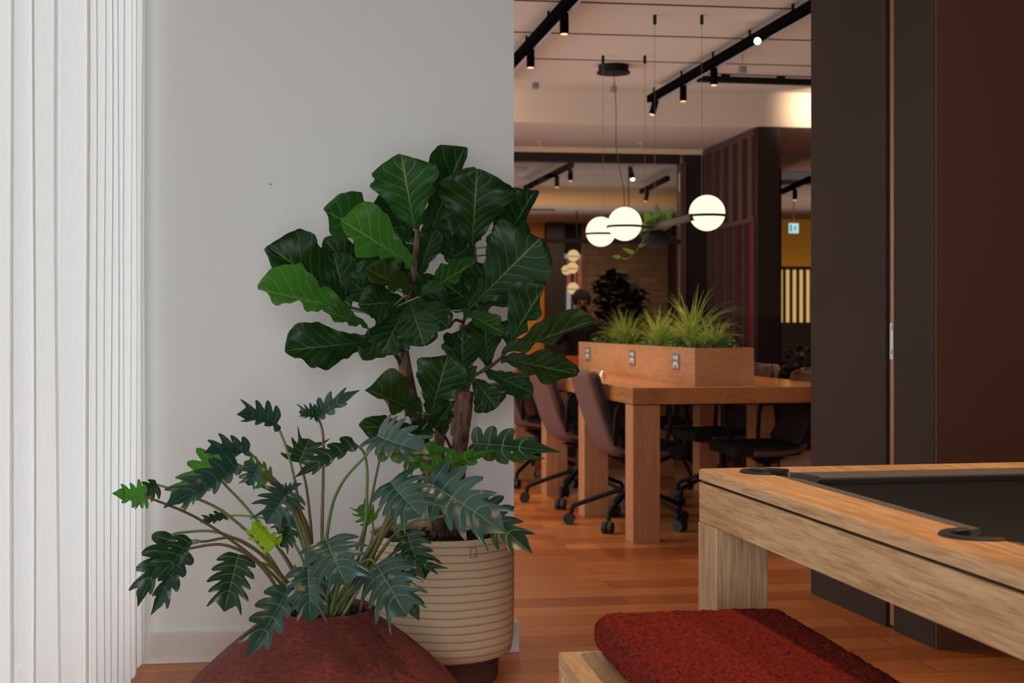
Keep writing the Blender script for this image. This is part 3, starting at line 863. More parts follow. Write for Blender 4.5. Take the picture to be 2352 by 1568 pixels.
def lobed_bm(B, T, wid, fA, fB, arch=0.06, curl=0.12, seed=0, nl=5):
    """deeply cut blade: a narrow core with separate finger lobes that sweep towards the tip"""
    rnd = random.Random(seed)
    cdir = (Vector((0, 0, ZC)) - leaf_bm.origin - (B + T) / 2).normalized()
    ax = (T - B); Ln = ax.length; ax.normalize()
    n = (cdir - ax * cdir.dot(ax))
    if n.length < 0.15: n = Vector((0, 0, 1)) - ax * ax.z
    n.normalize(); s = n.cross(ax)
    bm = bmesh.new(); uvl = bm.loops.layers.uv.new('UVMap')
    TE = 0.72; CORE = 0.54
    W = [(0, 0.80), (0.14, 1.0), (0.35, 1.0), (0.55, 0.88), (0.75, 0.66), (1, 0.5)]
    hwid = wid / 2
    bend = rnd.uniform(-0.10, 0.10); ph = rnd.uniform(0, 6)

    def place(a, l, sd):
        t = a / Ln
        f = fA if sd > 0 else fB
        ff = max(-1, min(1, f)); sv = s if sd > 0 else -s
        lat = (sv * ff + n * math.sqrt(1 - ff * ff)).normalized()
        nor = (n * abs(ff) - sv * math.sqrt(1 - ff * ff)).normalized()
        tt = max(0, min(1.15, t))
        mid = B + ax * a + n * (arch * Ln * math.sin(PI * min(1, tt)) - arch * Ln * 0.9 * max(0, tt - 0.8)) + s * (bend * Ln * tt * tt)
        q = l / hwid
        return mid + lat * l + nor * (-curl * wid * q * q * 0.8 + 0.035 * wid * math.sin(ph + tt * 9 + sd) * q)

    def strip(rows):
        V = [[(bm.verts.new(p), u, v) for (p, u, v) in r] for r in rows]
        for i in range(len(V) - 1):
            for j in range(len(V[0]) - 1):
                a, b2, c, d2 = V[i][j], V[i + 1][j], V[i + 1][j + 1], V[i][j + 1]
                f = bm.faces.new((a[0], b2[0], c[0], d2[0]))
                for lp, g_ in zip(f.loops, (a, b2, c, d2)): lp[uvl].uv = (g_[1], g_[2])
    for sd in (1, -1):
        for k in range(nl):
            t0, t1 = TE * k / nl, TE * (k + 1) / nl
            jit = rnd.uniform(0.86, 1.1)
            jsw = rnd.uniform(-0.12, 0.18)
            SW = lambda tt_: 0.02 + 0.95 * max(0, tt_ / TE) ** 0.75
            rows = []
            nv_ = 12
            for i in range(nv_ + 1):
                v = i / nv_
                row = []
                for j in range(7):
                    c = j / 3 - 1
                    tc = (t0 + t1) / 2 + c * (t1 - t0) / 2
                    if v <= CORE:
                        a = tc * Ln; l = lerp_prof(W, tc) * hwid * v
                        sa = SW(tc) * hwid * v ** 1.7
                    else:
                        x = (v - CORE) / (1 - CORE)
                        fing = (1 - x ** 3.0) ** 0.6 * (1 - 0.10 * min(1, x * 5))
                        tcm = (t0 + t1) / 2
                        a = (tcm + c * (t1 - t0) / 2 * fing) * Ln
                        Wc = lerp_prof(W, tcm) * jit
                        We = lerp_prof(W, tc)
                        l = hwid * (We * CORE + (Wc * v - We * CORE) * min(1, x * 3 + 0.1) if x < 0.3 else Wc * v)
                        sa = (SW(tc) * max(0, 1 - x * 2) + (SW(tcm) + jsw * x) * min(1, x * 2)) * hwid * v ** 1.7
                    row.append((place(a + sa, l, sd), (k + 1 + 0.5 * c) / 8.0, 0.5 + 0.5 * sd * v))
                rows.append(row)
            strip(rows)
        # terminal lobe
        rows = []
        sa0 = 0.97 * hwid * CORE ** 1.7
        w0 = lerp_prof(W, TE) * hwid * CORE * 1.0
        for i in range(13):
            x = i / 12; t = TE - 0.02 + (1.0 - TE + 0.02) * x
            prof = (1 + 0.30 * math.sin(PI * min(1, x * 1.6))) * (1 - x ** 1.7) ** 0.85
            rows.append([(place(t * Ln + sa0 * (j / 4) ** 1.7 * (1 - x), w0 * prof * j / 4, sd), 0.5 / 8.0, 0.5 + 0.5 * sd * j / 4 * 0.5) for j in range(5)])
        strip(rows)
    return bm


def add_leaf(name, parent, m, *a, **k):
    if k.pop('cut', False):
        bm = lobed_bm(*a, **k)
    else:
        bm = leaf_bm(*a, **k)
    me = bpy.data.meshes.new(name); bm.to_mesh(me); bm.free()
    for p in me.polygons: p.use_smooth = True
    me.materials.append(m)
    o = bpy.data.objects.new(name, me); COL.objects.link(o); o.parent = parent
    return o


leaf_bm.origin = po.location
OO = po.location
for i, (bx, by, tx_, ty, w, fa, fb) in enumerate([(1500, 520, 1478, 480, 26, .9, .8), (1497, 522, 1474, 512, 34, .9, .9), (1505, 520, 1510, 468, 26, .7, .8), (1512, 520, 1548, 478, 30, .9, .7), (1515, 522, 1552, 508, 24, .6, .8),
                                               (1502, 522, 1495, 500, 26, .8, .8), (1508, 522, 1530, 492, 30, .9, .8), (1505, 525, 1485, 530, 20, .7, .8)]):
    Yb = 7.35
    add_leaf('leaf', po, M['pothos'], P(bx, by, Yb) - OO, P(tx_, ty, Yb - 0.03 + 0.02 * (i % 3)) - OO, w / F * Yb, fa, fb, HEART, nu=10, nvv=3, seed=i)
vine = spline([P(1492, 530, 7.28) - OO, P(1474, 556, 7.27) - OO, P(1462, 575, 7.27) - OO, P(1440, 594, 7.27) - OO, P(1418, 588, 7.27) - OO], 16)
b = NB(); tube(b, vine, 0.0016, 5); obj('trailing_vine', b, M['petiole'], po)
for i, (bx, by, tx_, ty, w) in enumerate([(1424, 590, 1406, 588, 12), (1455, 580, 1430, 570, 12), (1468, 566, 1484, 560, 10)]):
    add_leaf('leaf', po, M['pothos'], P(bx, by, 7.27) - OO, P(tx_, ty, 7.26) - OO, w / F * 7.27, .9, .5, HEART, nu=8, nvv=2, seed=i + 20)


# ------------------------------------------------------------------ fiddle-leaf fig
fig = thing('potted_fiddle_leaf_fig', (-0.2146, 4.30, 0), 'tall fiddle-leaf fig with big veined leaves in a ribbed beige pot by the white wall', 'potted plant')
FO = fig.location


def FP(x, y, Y): return P(x, y, Y) - FO


potm = bpy.data.materials.new('beige_ribbed_clay'); potm.use_nodes = True
nt = potm.node_tree; pb_ = nt.nodes['Principled BSDF']; L = nt.links.new
tcn = nt.nodes.new('ShaderNodeTexCoord'); sp = nt.nodes.new('ShaderNodeSeparateXYZ'); L(tcn.outputs['Object'], sp.inputs[0])
nz = nt.nodes.new('ShaderNodeTexNoise'); nz.inputs['Scale'].default_value = 3.5; L(tcn.outputs['Object'], nz.inputs['Vector'])
ma = nt.nodes.new('ShaderNodeMath'); ma.operation = 'MULTIPLY_ADD'; ma.inputs[1].default_value = 0.016; L(nz.outputs['Fac'], ma.inputs[0]); L(sp.outputs[2], ma.inputs[2])
mb_ = nt.nodes.new('ShaderNodeMath'); mb_.operation = 'PINGPONG'; mb_.inputs[1].default_value = 0.0113; L(ma.outputs[0], mb_.inputs[0])
cr = nt.nodes.new('ShaderNodeValToRGB'); cr.color_ramp.elements[0].position = 0.0001; cr.color_ramp.elements[1].position = 0.0008
cr.color_ramp.elements[0].color = (*s2l((128, 104, 82)), 1); cr.color_ramp.elements[1].color = (1, 1, 1, 1)
L(mb_.outputs[0], cr.inputs[0])
nz2 = nt.nodes.new('ShaderNodeTexNoise'); nz2.inputs['Scale'].default_value = 55; nz2.inputs['Detail'].default_value = 6; L(tcn.outputs['Object'], nz2.inputs['Vector'])
mc = nt.nodes.new('ShaderNodeMix'); mc.data_type = 'RGBA'; mc.blend_type = 'MULTIPLY'; mc.inputs[0].default_value = 0.65
mc.inputs[6].default_value = (*s2l((198, 176, 146)), 1); L(cr.outputs[0], mc.inputs[7]); L(mc.outputs[2], pb_.inputs[0])
pb_.inputs['Roughness'].default_value = 0.9
bp1 = nt.nodes.new('ShaderNodeBump'); bp1.inputs['Strength'].default_value = 0.35; bp1.inputs['Distance'].default_value = 0.004; L(nz2.outputs['Fac'], bp1.inputs['Height'])
bp2 = nt.nodes.new('ShaderNodeBump'); bp2.inputs['Strength'].default_value = 0.15; bp2.inputs['Distance'].default_value = 0.0006; L(cr.outputs[0], bp2.inputs['Height']); L(bp1.outputs[0], bp2.inputs['Normal'])
L(bp2.outputs[0], pb_.inputs['Normal'])

b = NB()
lathe(b, [(0.0, 0.088), (0.15, 0.088), (0.195, 0.078), (0.212, 0.088), (0.218, 0.12), (0.2205, 0.2), (0.2215, 0.3), (0.2205, 0.38), (0.219, 0.425), (0.2185, 0.438), (0.210, 0.440), (0.205, 0.434), (0.204, 0.40), (0.0, 0.40)], 96)
pot = obj('pot', b, potm, fig, smooth=True)
b = NB()
ang = math.atan2(-4.1, 0.09 * 4)  # mark sits on the side towards the room
am = R(-62)
for (u0, u1, z0, z1) in ((-0.010, 0.010, 0.4175, 0.419), (-0.010, 0.010, 0.391, 0.3925), (-0.0105, -0.009, 0.391, 0.419), (0.009, 0.0105, 0.391, 0.419), (0.002, 0.009, 0.3995, 0.4005), (0.002, 0.003, 0.391, 0.4)):
    r_ = 0.2212
    a0_ = am + u0 / r_; a1_ = am + u1 / r_
    vs = [b.verts.new((rr * math.cos(a), rr * math.sin(a), z)) for rr in (r_ - 0.002, r_ + 0.0006) for (a, z) in ((a0_, z0), (a1_, z0), (a1_, z1), (a0_, z1))]
    for q in ((0, 1, 2, 3), (4, 5, 6, 7), (0, 1, 5, 4), (1, 2, 6, 5), (2, 3, 7, 6), (3, 0, 4, 7)): b.faces.new([vs[i] for i in q])
obj('stamped_mark', b, mat('stamp_brown', (120, 94, 68), 0.9), pot)
b = NB(); lathe(b, [(0.0, 0.0), (0.168, 0.0), (0.173, 0.01), (0.173, 0.085), (0.0, 0.085)], 64)
o = obj('plinth', b, mat('dark_red_brown_base', (74, 40, 34), 0.8), fig, smooth=False); o['label'] = 'dark brown round base'


def soil_bm(r, z, amp=0.012, n=2600, sc=(0.004, 0.009)):
    b = NB()
    rings = 26; seg = 72
    prev = None
    cvert = b.verts.new((0, 0, z + amp))
    for i in range(1, rings + 1):
        rr = r * i / rings
        ring = []
        for k in range(seg):
            a = 2 * PI * k / seg
            x, y = rr * math.cos(a), rr * math.sin(a)
            h = amp * mnoise.noise(Vector((x * 40, y * 40, 3))) + amp * 0.7 * mnoise.noise(Vector((x * 110, y * 110, 5)))
            ring.append(b.verts.new((x, y, z + h)))
        if prev is None:
            for k in range(seg): b.faces.new((cvert, ring[k], ring[(k + 1) % seg]))
        else:
            for k in range(seg): b.faces.new((prev[k], ring[k], ring[(k + 1) % seg], prev[(k + 1) % seg]))
        prev = ring
    for _ in range(n):
        a = random.uniform(0, 2 * PI); rr = r * math.sqrt(random.random()) * 0.97; s = random.uniform(*sc)
        c = Vector((rr * math.cos(a), rr * math.sin(a), z + random.uniform(-0.002, 0.010)))
        m_ = Matrix.Translation(c) @ Matrix.Rotation(random.uniform(0, 6), 4, Vector((random.random(), random.random(), random.random() + .1)).normalized())
        bmesh.ops.create_icosphere(b, subdivisions=1, radius=s, matrix=m_) if _ % 4 == 0 else box(b, -s * .6, s * .6, -s * .5, s * .5, -s * .5, s * .5, m_)
    return b


o = obj('soil', soil_bm(0.205, 0.412, n=900), M['soil'], fig); o['kind'] = 'stuff'

# trunks and branches (photo points, distance)
trunks = [
    ([(1012, 1215, 4.28), (1000, 1150, 4.28), (985, 1080, 4.27), (968, 1000, 4.25), (945, 920, 4.22), (930, 840, 4.2), (920, 770, 4.2), (932, 700, 4.2), (950, 620, 4.2), (957, 560, 4.2), (958, 520, 4.2)],
     [0.024, 0.023, 0.022, 0.021, 0.020, 0.0195, 0.0175, 0.014, 0.010, 0.008, 0.006]),
    ([(1035, 1215, 4.34), (1042, 1150, 4.34), (1052, 1050, 4.34), (1064, 960, 4.33), (1071, 898, 4.33)], [0.034, 0.028, 0.025, 0.024, 0.0225]),
    ([(1000, 1215, 4.22), (1004, 1100, 4.23), (1008, 1030, 4.23), (1011, 970, 4.23)], [0.022, 0.017, 0.0155, 0.0145]),
    ([(1050, 1000, 4.40), (1058, 900, 4.40), (1066, 820, 4.40), (1068, 746, 4.40)], [0.022, 0.020, 0.018, 0.0165]),
]
for i, (pts, rad) in enumerate(trunks):
    c = spline([FP(*p) for p in pts], 40)
    rr = [rad[min(len(rad) - 1, int(k / (len(c) - 1) * (len(rad) - 1)))] for k in range(len(c))]
    rr = [sum(rr[max(0, k - 2):k + 3]) / len(rr[max(0, k - 2):k + 3]) for k in range(len(rr))]
    b = NB(); tube(b, c, rr, 14, jit=0.05); obj('trunk', b, M['trunk'], fig, smooth=True)
branches = [
    ([(1072, 900, 4.32), (1078, 880, 4.30), (1090, 862, 4.25), (1120, 846, 4.18), (1150, 822, 4.12), (1172, 795, 4.1), (1178, 780, 4.08)], 0.0065),
    ([(1068, 880, 4.35), (1060, 800, 4.36), (1064, 740, 4.36), (1082, 705, 4.3), (1100, 690, 4.28), (1098, 640, 4.28), (1090, 570, 4.28)], 0.006),
    ([(922, 840, 4.2), (908, 815, 4.15), (888, 795, 4.1), (862, 780, 4.08), (848, 770, 4.06)], 0.006),
    ([(932, 700, 4.2), (900, 715, 4.12), (850, 715, 4.08), (800, 705, 4.06)], 0.006),
    ([(1064, 740, 4.36), (1045, 735, 4.3), (1030, 752, 4.28), (1010, 740, 4.25), (985, 700, 4.22), (945, 690, 4.2)], 0.005),
    ([(950, 935, 4.22), (970, 955, 4.15), (985, 970, 4.08)], 0.006),
    ([(1060, 1080, 4.30), (1020, 1000, 4.2), (990, 975, 4.1), (975, 950, 4.05)], 0.005),
]
skel = []
for pts, r in branches:
    c = spline([FP(*p) for p in pts], 24); skel += c
    b = NB(); tube(b, c, [r * (1 - 0.4 * k / len(c)) for k in range(len(c))], 8, jit=0.06); obj('branch', b, M['twig'], fig, smooth=True)
skel += spline([FP(*p) for p in trunks[0][0]], 60)[18:]
b = NB()
for k in range(26):
    a = random.uniform(0, 2 * PI); r0 = random.uniform(0.02, 0.05)
    base = FP(1022, 1215, 4.27)
    top = base + Vector((math.cos(a) * 0.012, math.sin(a) * 0.012, random.uniform(0.08, 0.26)))
    bot = base + Vector((math.cos(a) * r0, math.sin(a) * r0, -0.02))
    tube(b, spline([bot, (bot + top) / 2 + Vector((random.uniform(-.012, .012), random.uniform(-.012, .012), 0)), top], 8), random.uniform(0.0012, 0.003), 5)
obj('aerial_roots', b, M['trunk'], fig)

D, G, O_, N_ = 'fig1', 'fig2', 'fig3', 'fig4'
figleaves = [  # base, tip, width, Y base, Y tip, left share, right share, material, arch
    (952, 525, 922, 356, 150, 4.15, 4.08, .96, .86, G, .05), (985, 545, 1068, 336, 150, 4.28, 4.22, .80, .18, D, .05), (1085, 560, 1096, 386, 162, 4.2, 4.12, .97, .95, D, .06),
    (1150, 570, 1230, 438, 120, 4.3, 4.2, .85, .2, D, .05), (892, 560, 742, 482, 140, 4.32, 4.2, .38, .98, G, .05), (948, 608, 780, 504, 138, 4.05, 3.92, .45, .98, N_, .05),
    (792, 690, 616, 566, 152, 4.2, 4.08, .5, .98, D, .06), (800, 712, 590, 664, 158, 4.08, 3.98, .06, .86, N_, .02), (800, 715, 766, 580, 104, 4.25, 4.22, .9, .9, D, .05),
    (850, 655, 745, 552, 86, 4.4, 4.3, .9, .9, D, .05), (850, 784, 652, 806, 116, 4.1, 4.0, .5, .98, D, .05), (862, 772, 703, 836, 66, 4.18, 4.1, .7, .8, D, .04),
    (845, 750, 742, 712, 56, 4.02, 3.95, .3, .9, G, .06), (945, 662, 842, 556, 120, 4.2, 4.1, .95, .9, D, .06), (948, 668, 838, 618, 100, 4.0, 3.92, .25, .85, O_, .06),
    (962, 682, 1090, 602, 84, 4.02, 3.94, .7, .15, G, .06), (1098, 688, 1243, 545, 176, 4.15, 4.05, .98, .88, D, .06), (1070, 640, 1018, 468, 118, 4.36, 4.3, .95, .95, D, .05),
    (1120, 722, 1008, 640, 100, 4.36, 4.3, .9, .9, D, .05), (1095, 712, 1256, 652, 80, 4.22, 4.15, .8, .3, D, .06), (1165, 792, 1254, 654, 118, 4.1, 4.0, .98, .2, D, .06),
    (1152, 812, 1366, 736, 100, 4.05, 3.9, .80, .10, O_, .05), (1150, 822, 1330, 860, 92, 4.12, 4.0, .75, .55, O_, .06), (1120, 842, 1112, 718, 84, 4.24, 4.2, .9, .95, D, .05),
    (1062, 880, 1062, 758, 86, 4.32, 4.3, .95, .9, D, .04), (988, 955, 1030, 812, 118, 4.02, 3.95, .95, .95, D, .06), (1002, 925, 1098, 842, 46, 4.0, 3.98, .9, .4, O_, .06),
    (968, 948, 842, 896, 150, 4.05, 3.95, .10, .80, O_, .03), (1088, 872, 1142, 936, 84, 4.22, 4.2, .95, .95, D, .06), (1112, 850, 1226, 904, 60, 4.25, 4.2, .95, .8, D, .06),
    (936, 695, 878, 812, 92, 4.12, 4.05, .95, .9, D, .06), (940, 690, 975, 795, 100, 4.06, 4.0, .9, .95, D, .06), (946, 690, 1032, 752, 78, 4.15, 4.1, .9, .8, D, .06),
    (930, 692, 826, 700, 90, 4.12, 4.02, .8, .9, D, .06), (925, 712, 832, 828, 70, 4.18, 4.1, .8, .9, O_, .05), (880, 705, 800, 640, 70, 4.15, 4.1, .9, .8, D, .06),
    (972, 988, 826, 978, 56, 4.06, 4.0, .8, .9, D, .04), (952, 565, 876, 440, 92, 4.38, 4.32, .9, .9, D, .05), (1130, 590, 1192, 492, 90, 4.42, 4.4, .9, .9, D, .05),
    (986, 990, 1042, 922, 42, 4.12, 4.08, .9, .4, D, .05), (1060, 712, 1162, 768, 60, 4.2, 4.1, .85, .4, G, .06), (958, 640, 1000, 520, 60, 4.3, 4.25, .9, .9, D, .04),
    (948, 700, 1010, 640, 90, 4.25, 4.2, .9, .9, D, .04), (955, 640, 905, 520, 80, 4.32, 4.28, .9, .9, D, .04), (1075, 700, 1130, 610, 110, 4.3, 4.28, .9, .9, D, .04),
    (985, 960, 960, 1000, 60, 4.1, 4.05, .9, .9, D, .04), (905, 640, 830, 640, 70, 4.25, 4.2, .9, .9, D, .05), (1020, 1000, 1008, 930, 60, 4.15, 4.12, .9, .9, D, .05),
    (1180, 790, 1150, 740, 50, 4.2, 4.2, .9, .9, D, .05), (1040, 800, 1025, 762, 30, 4.3, 4.25, .8, .8, D, .04), (1092, 560, 1040, 590, 90, 4.34, 4.3, .9, .9, D, .04),
    (905, 735, 870, 690, 80, 4.2, 4.2, .9, .9, D, .05), (985, 712, 1000, 690, 60, 4.2, 4.2, .9, .9, D, .05),
]
leaf_bm.origin = FO
for i, (bx, by, tx_, ty, w, yb, yt, fa, fb, mt, ar) in enumerate(figleaves):
    B = FP(bx, by, yb); T = FP(tx_, ty, yt)
    add_leaf('leaf', fig, M[mt], B, T, w / F * (yb + yt) / 2 * 1.05, fa, fb, FIG, arch=ar, curl=0.07, wave=0.065, seed=i, nu=30, nvv=7, tipcurl=0.15 if i % 3 else -0.2)
    near = min(skel, key=lambda p: (p - B).length)
    if (near - B).length > 0.006:
        pet = NB(); tube(pet, [near, (near + B) / 2 + Vector((0, 0, 0.004)), B + (T - B) * 0.02], 0.0028, 6); obj('petiole', pet, M['petiole'], fig, smooth=True)

# ------------------------------------------------------------------ philodendron in the terracotta pot
phi = thing('potted_philodendron', (-0.494, 3.70, 0), 'spreading philodendron with lobed leaves in a squat rough terracotta pot', 'potted plant')
PO = phi.location


def PP(x, y, Y): return P(x, y, Y) - PO


tm = bpy.data.materials.new('rough_terracotta'); tm.use_nodes = True
nt = tm.node_tree; tb = nt.nodes['Principled BSDF']; L = nt.links.new
tcn = nt.nodes.new('ShaderNodeTexCoord'); mpn = nt.nodes.new('ShaderNodeMapping'); mpn.inputs['Scale'].default_value = (1, 1, 3.2); L(tcn.outputs['Object'], mpn.inputs[0])
n1 = nt.nodes.new('ShaderNodeTexNoise'); n1.inputs['Scale'].default_value = 58; n1.inputs['Detail'].default_value = 9; n1.inputs['Roughness'].default_value = 0.72; n1.inputs['Distortion'].default_value = 0.7; L(mpn.outputs[0], n1.inputs['Vector'])
n2 = nt.nodes.new('ShaderNodeTexNoise'); n2.inputs['Scale'].default_value = 7; n2.inputs['Detail'].default_value = 3; L(tcn.outputs['Object'], n2.inputs['Vector'])
c1 = nt.nodes.new('ShaderNodeValToRGB'); e = c1.color_ramp.elements
e[0].position = 0.34; e[0].color = (*s2l((78, 32, 26)), 1); e[1].position = 0.58; e[1].color = (*s2l((140, 58, 44)), 1)
L(n1.outputs['Fac'], c1.inputs[0])
c2 = nt.nodes.new('ShaderNodeValToRGB'); e = c2.color_ramp.elements
e[0].position = 0.35; e[0].color = (0.62, 0.6, 0.62, 1); e[1].position = 0.7; e[1].color = (1, 1, 1, 1); L(n2.outputs['Fac'], c2.inputs[0])
mx = nt.nodes.new('ShaderNodeMix'); mx.data_type = 'RGBA'; mx.blend_type = 'MULTIPLY'; mx.inputs[0].default_value = 1
L(c1.outputs[0], mx.inputs[6]); L(c2.outputs[0], mx.inputs[7]); L(mx.outputs[2], tb.inputs[0]); tb.inputs['Roughness'].default_value = 0.85
bp = nt.nodes.new('ShaderNodeBump'); bp.inputs['Strength'].default_value = 0.8; bp.inputs['Distance'].default_value = 0.006; L(n1.outputs['Fac'], bp.inputs['Height']); L(bp.outputs[0], tb.inputs['Normal'])
b = NB()
lathe(b, [(0.0, 0.0), (0.26, 0.0), (0.30, 0.01), (0.345, 0.05), (0.362, 0.085), (0.356, 0.118), (0.325, 0.155), (0.290, 0.188), (0.254, 0.220), (0.218, 0.249), (0.184, 0.275), (0.157, 0.294), (0.1445, 0.304), (0.1405, 0.314), (0.139, 0.325), (0.133, 0.330), (0.126, 0.326), (0.124, 0.310), (0.124, 0.30), (0.0, 0.30)], 112, wob=0.004)
obj('pot', b, tm, phi, smooth=True)
o = obj('soil', soil_bm(0.126, 0.306, 0.006, 420, (0.003, 0.007)), M['soil'], phi); o['kind'] = 'stuff'

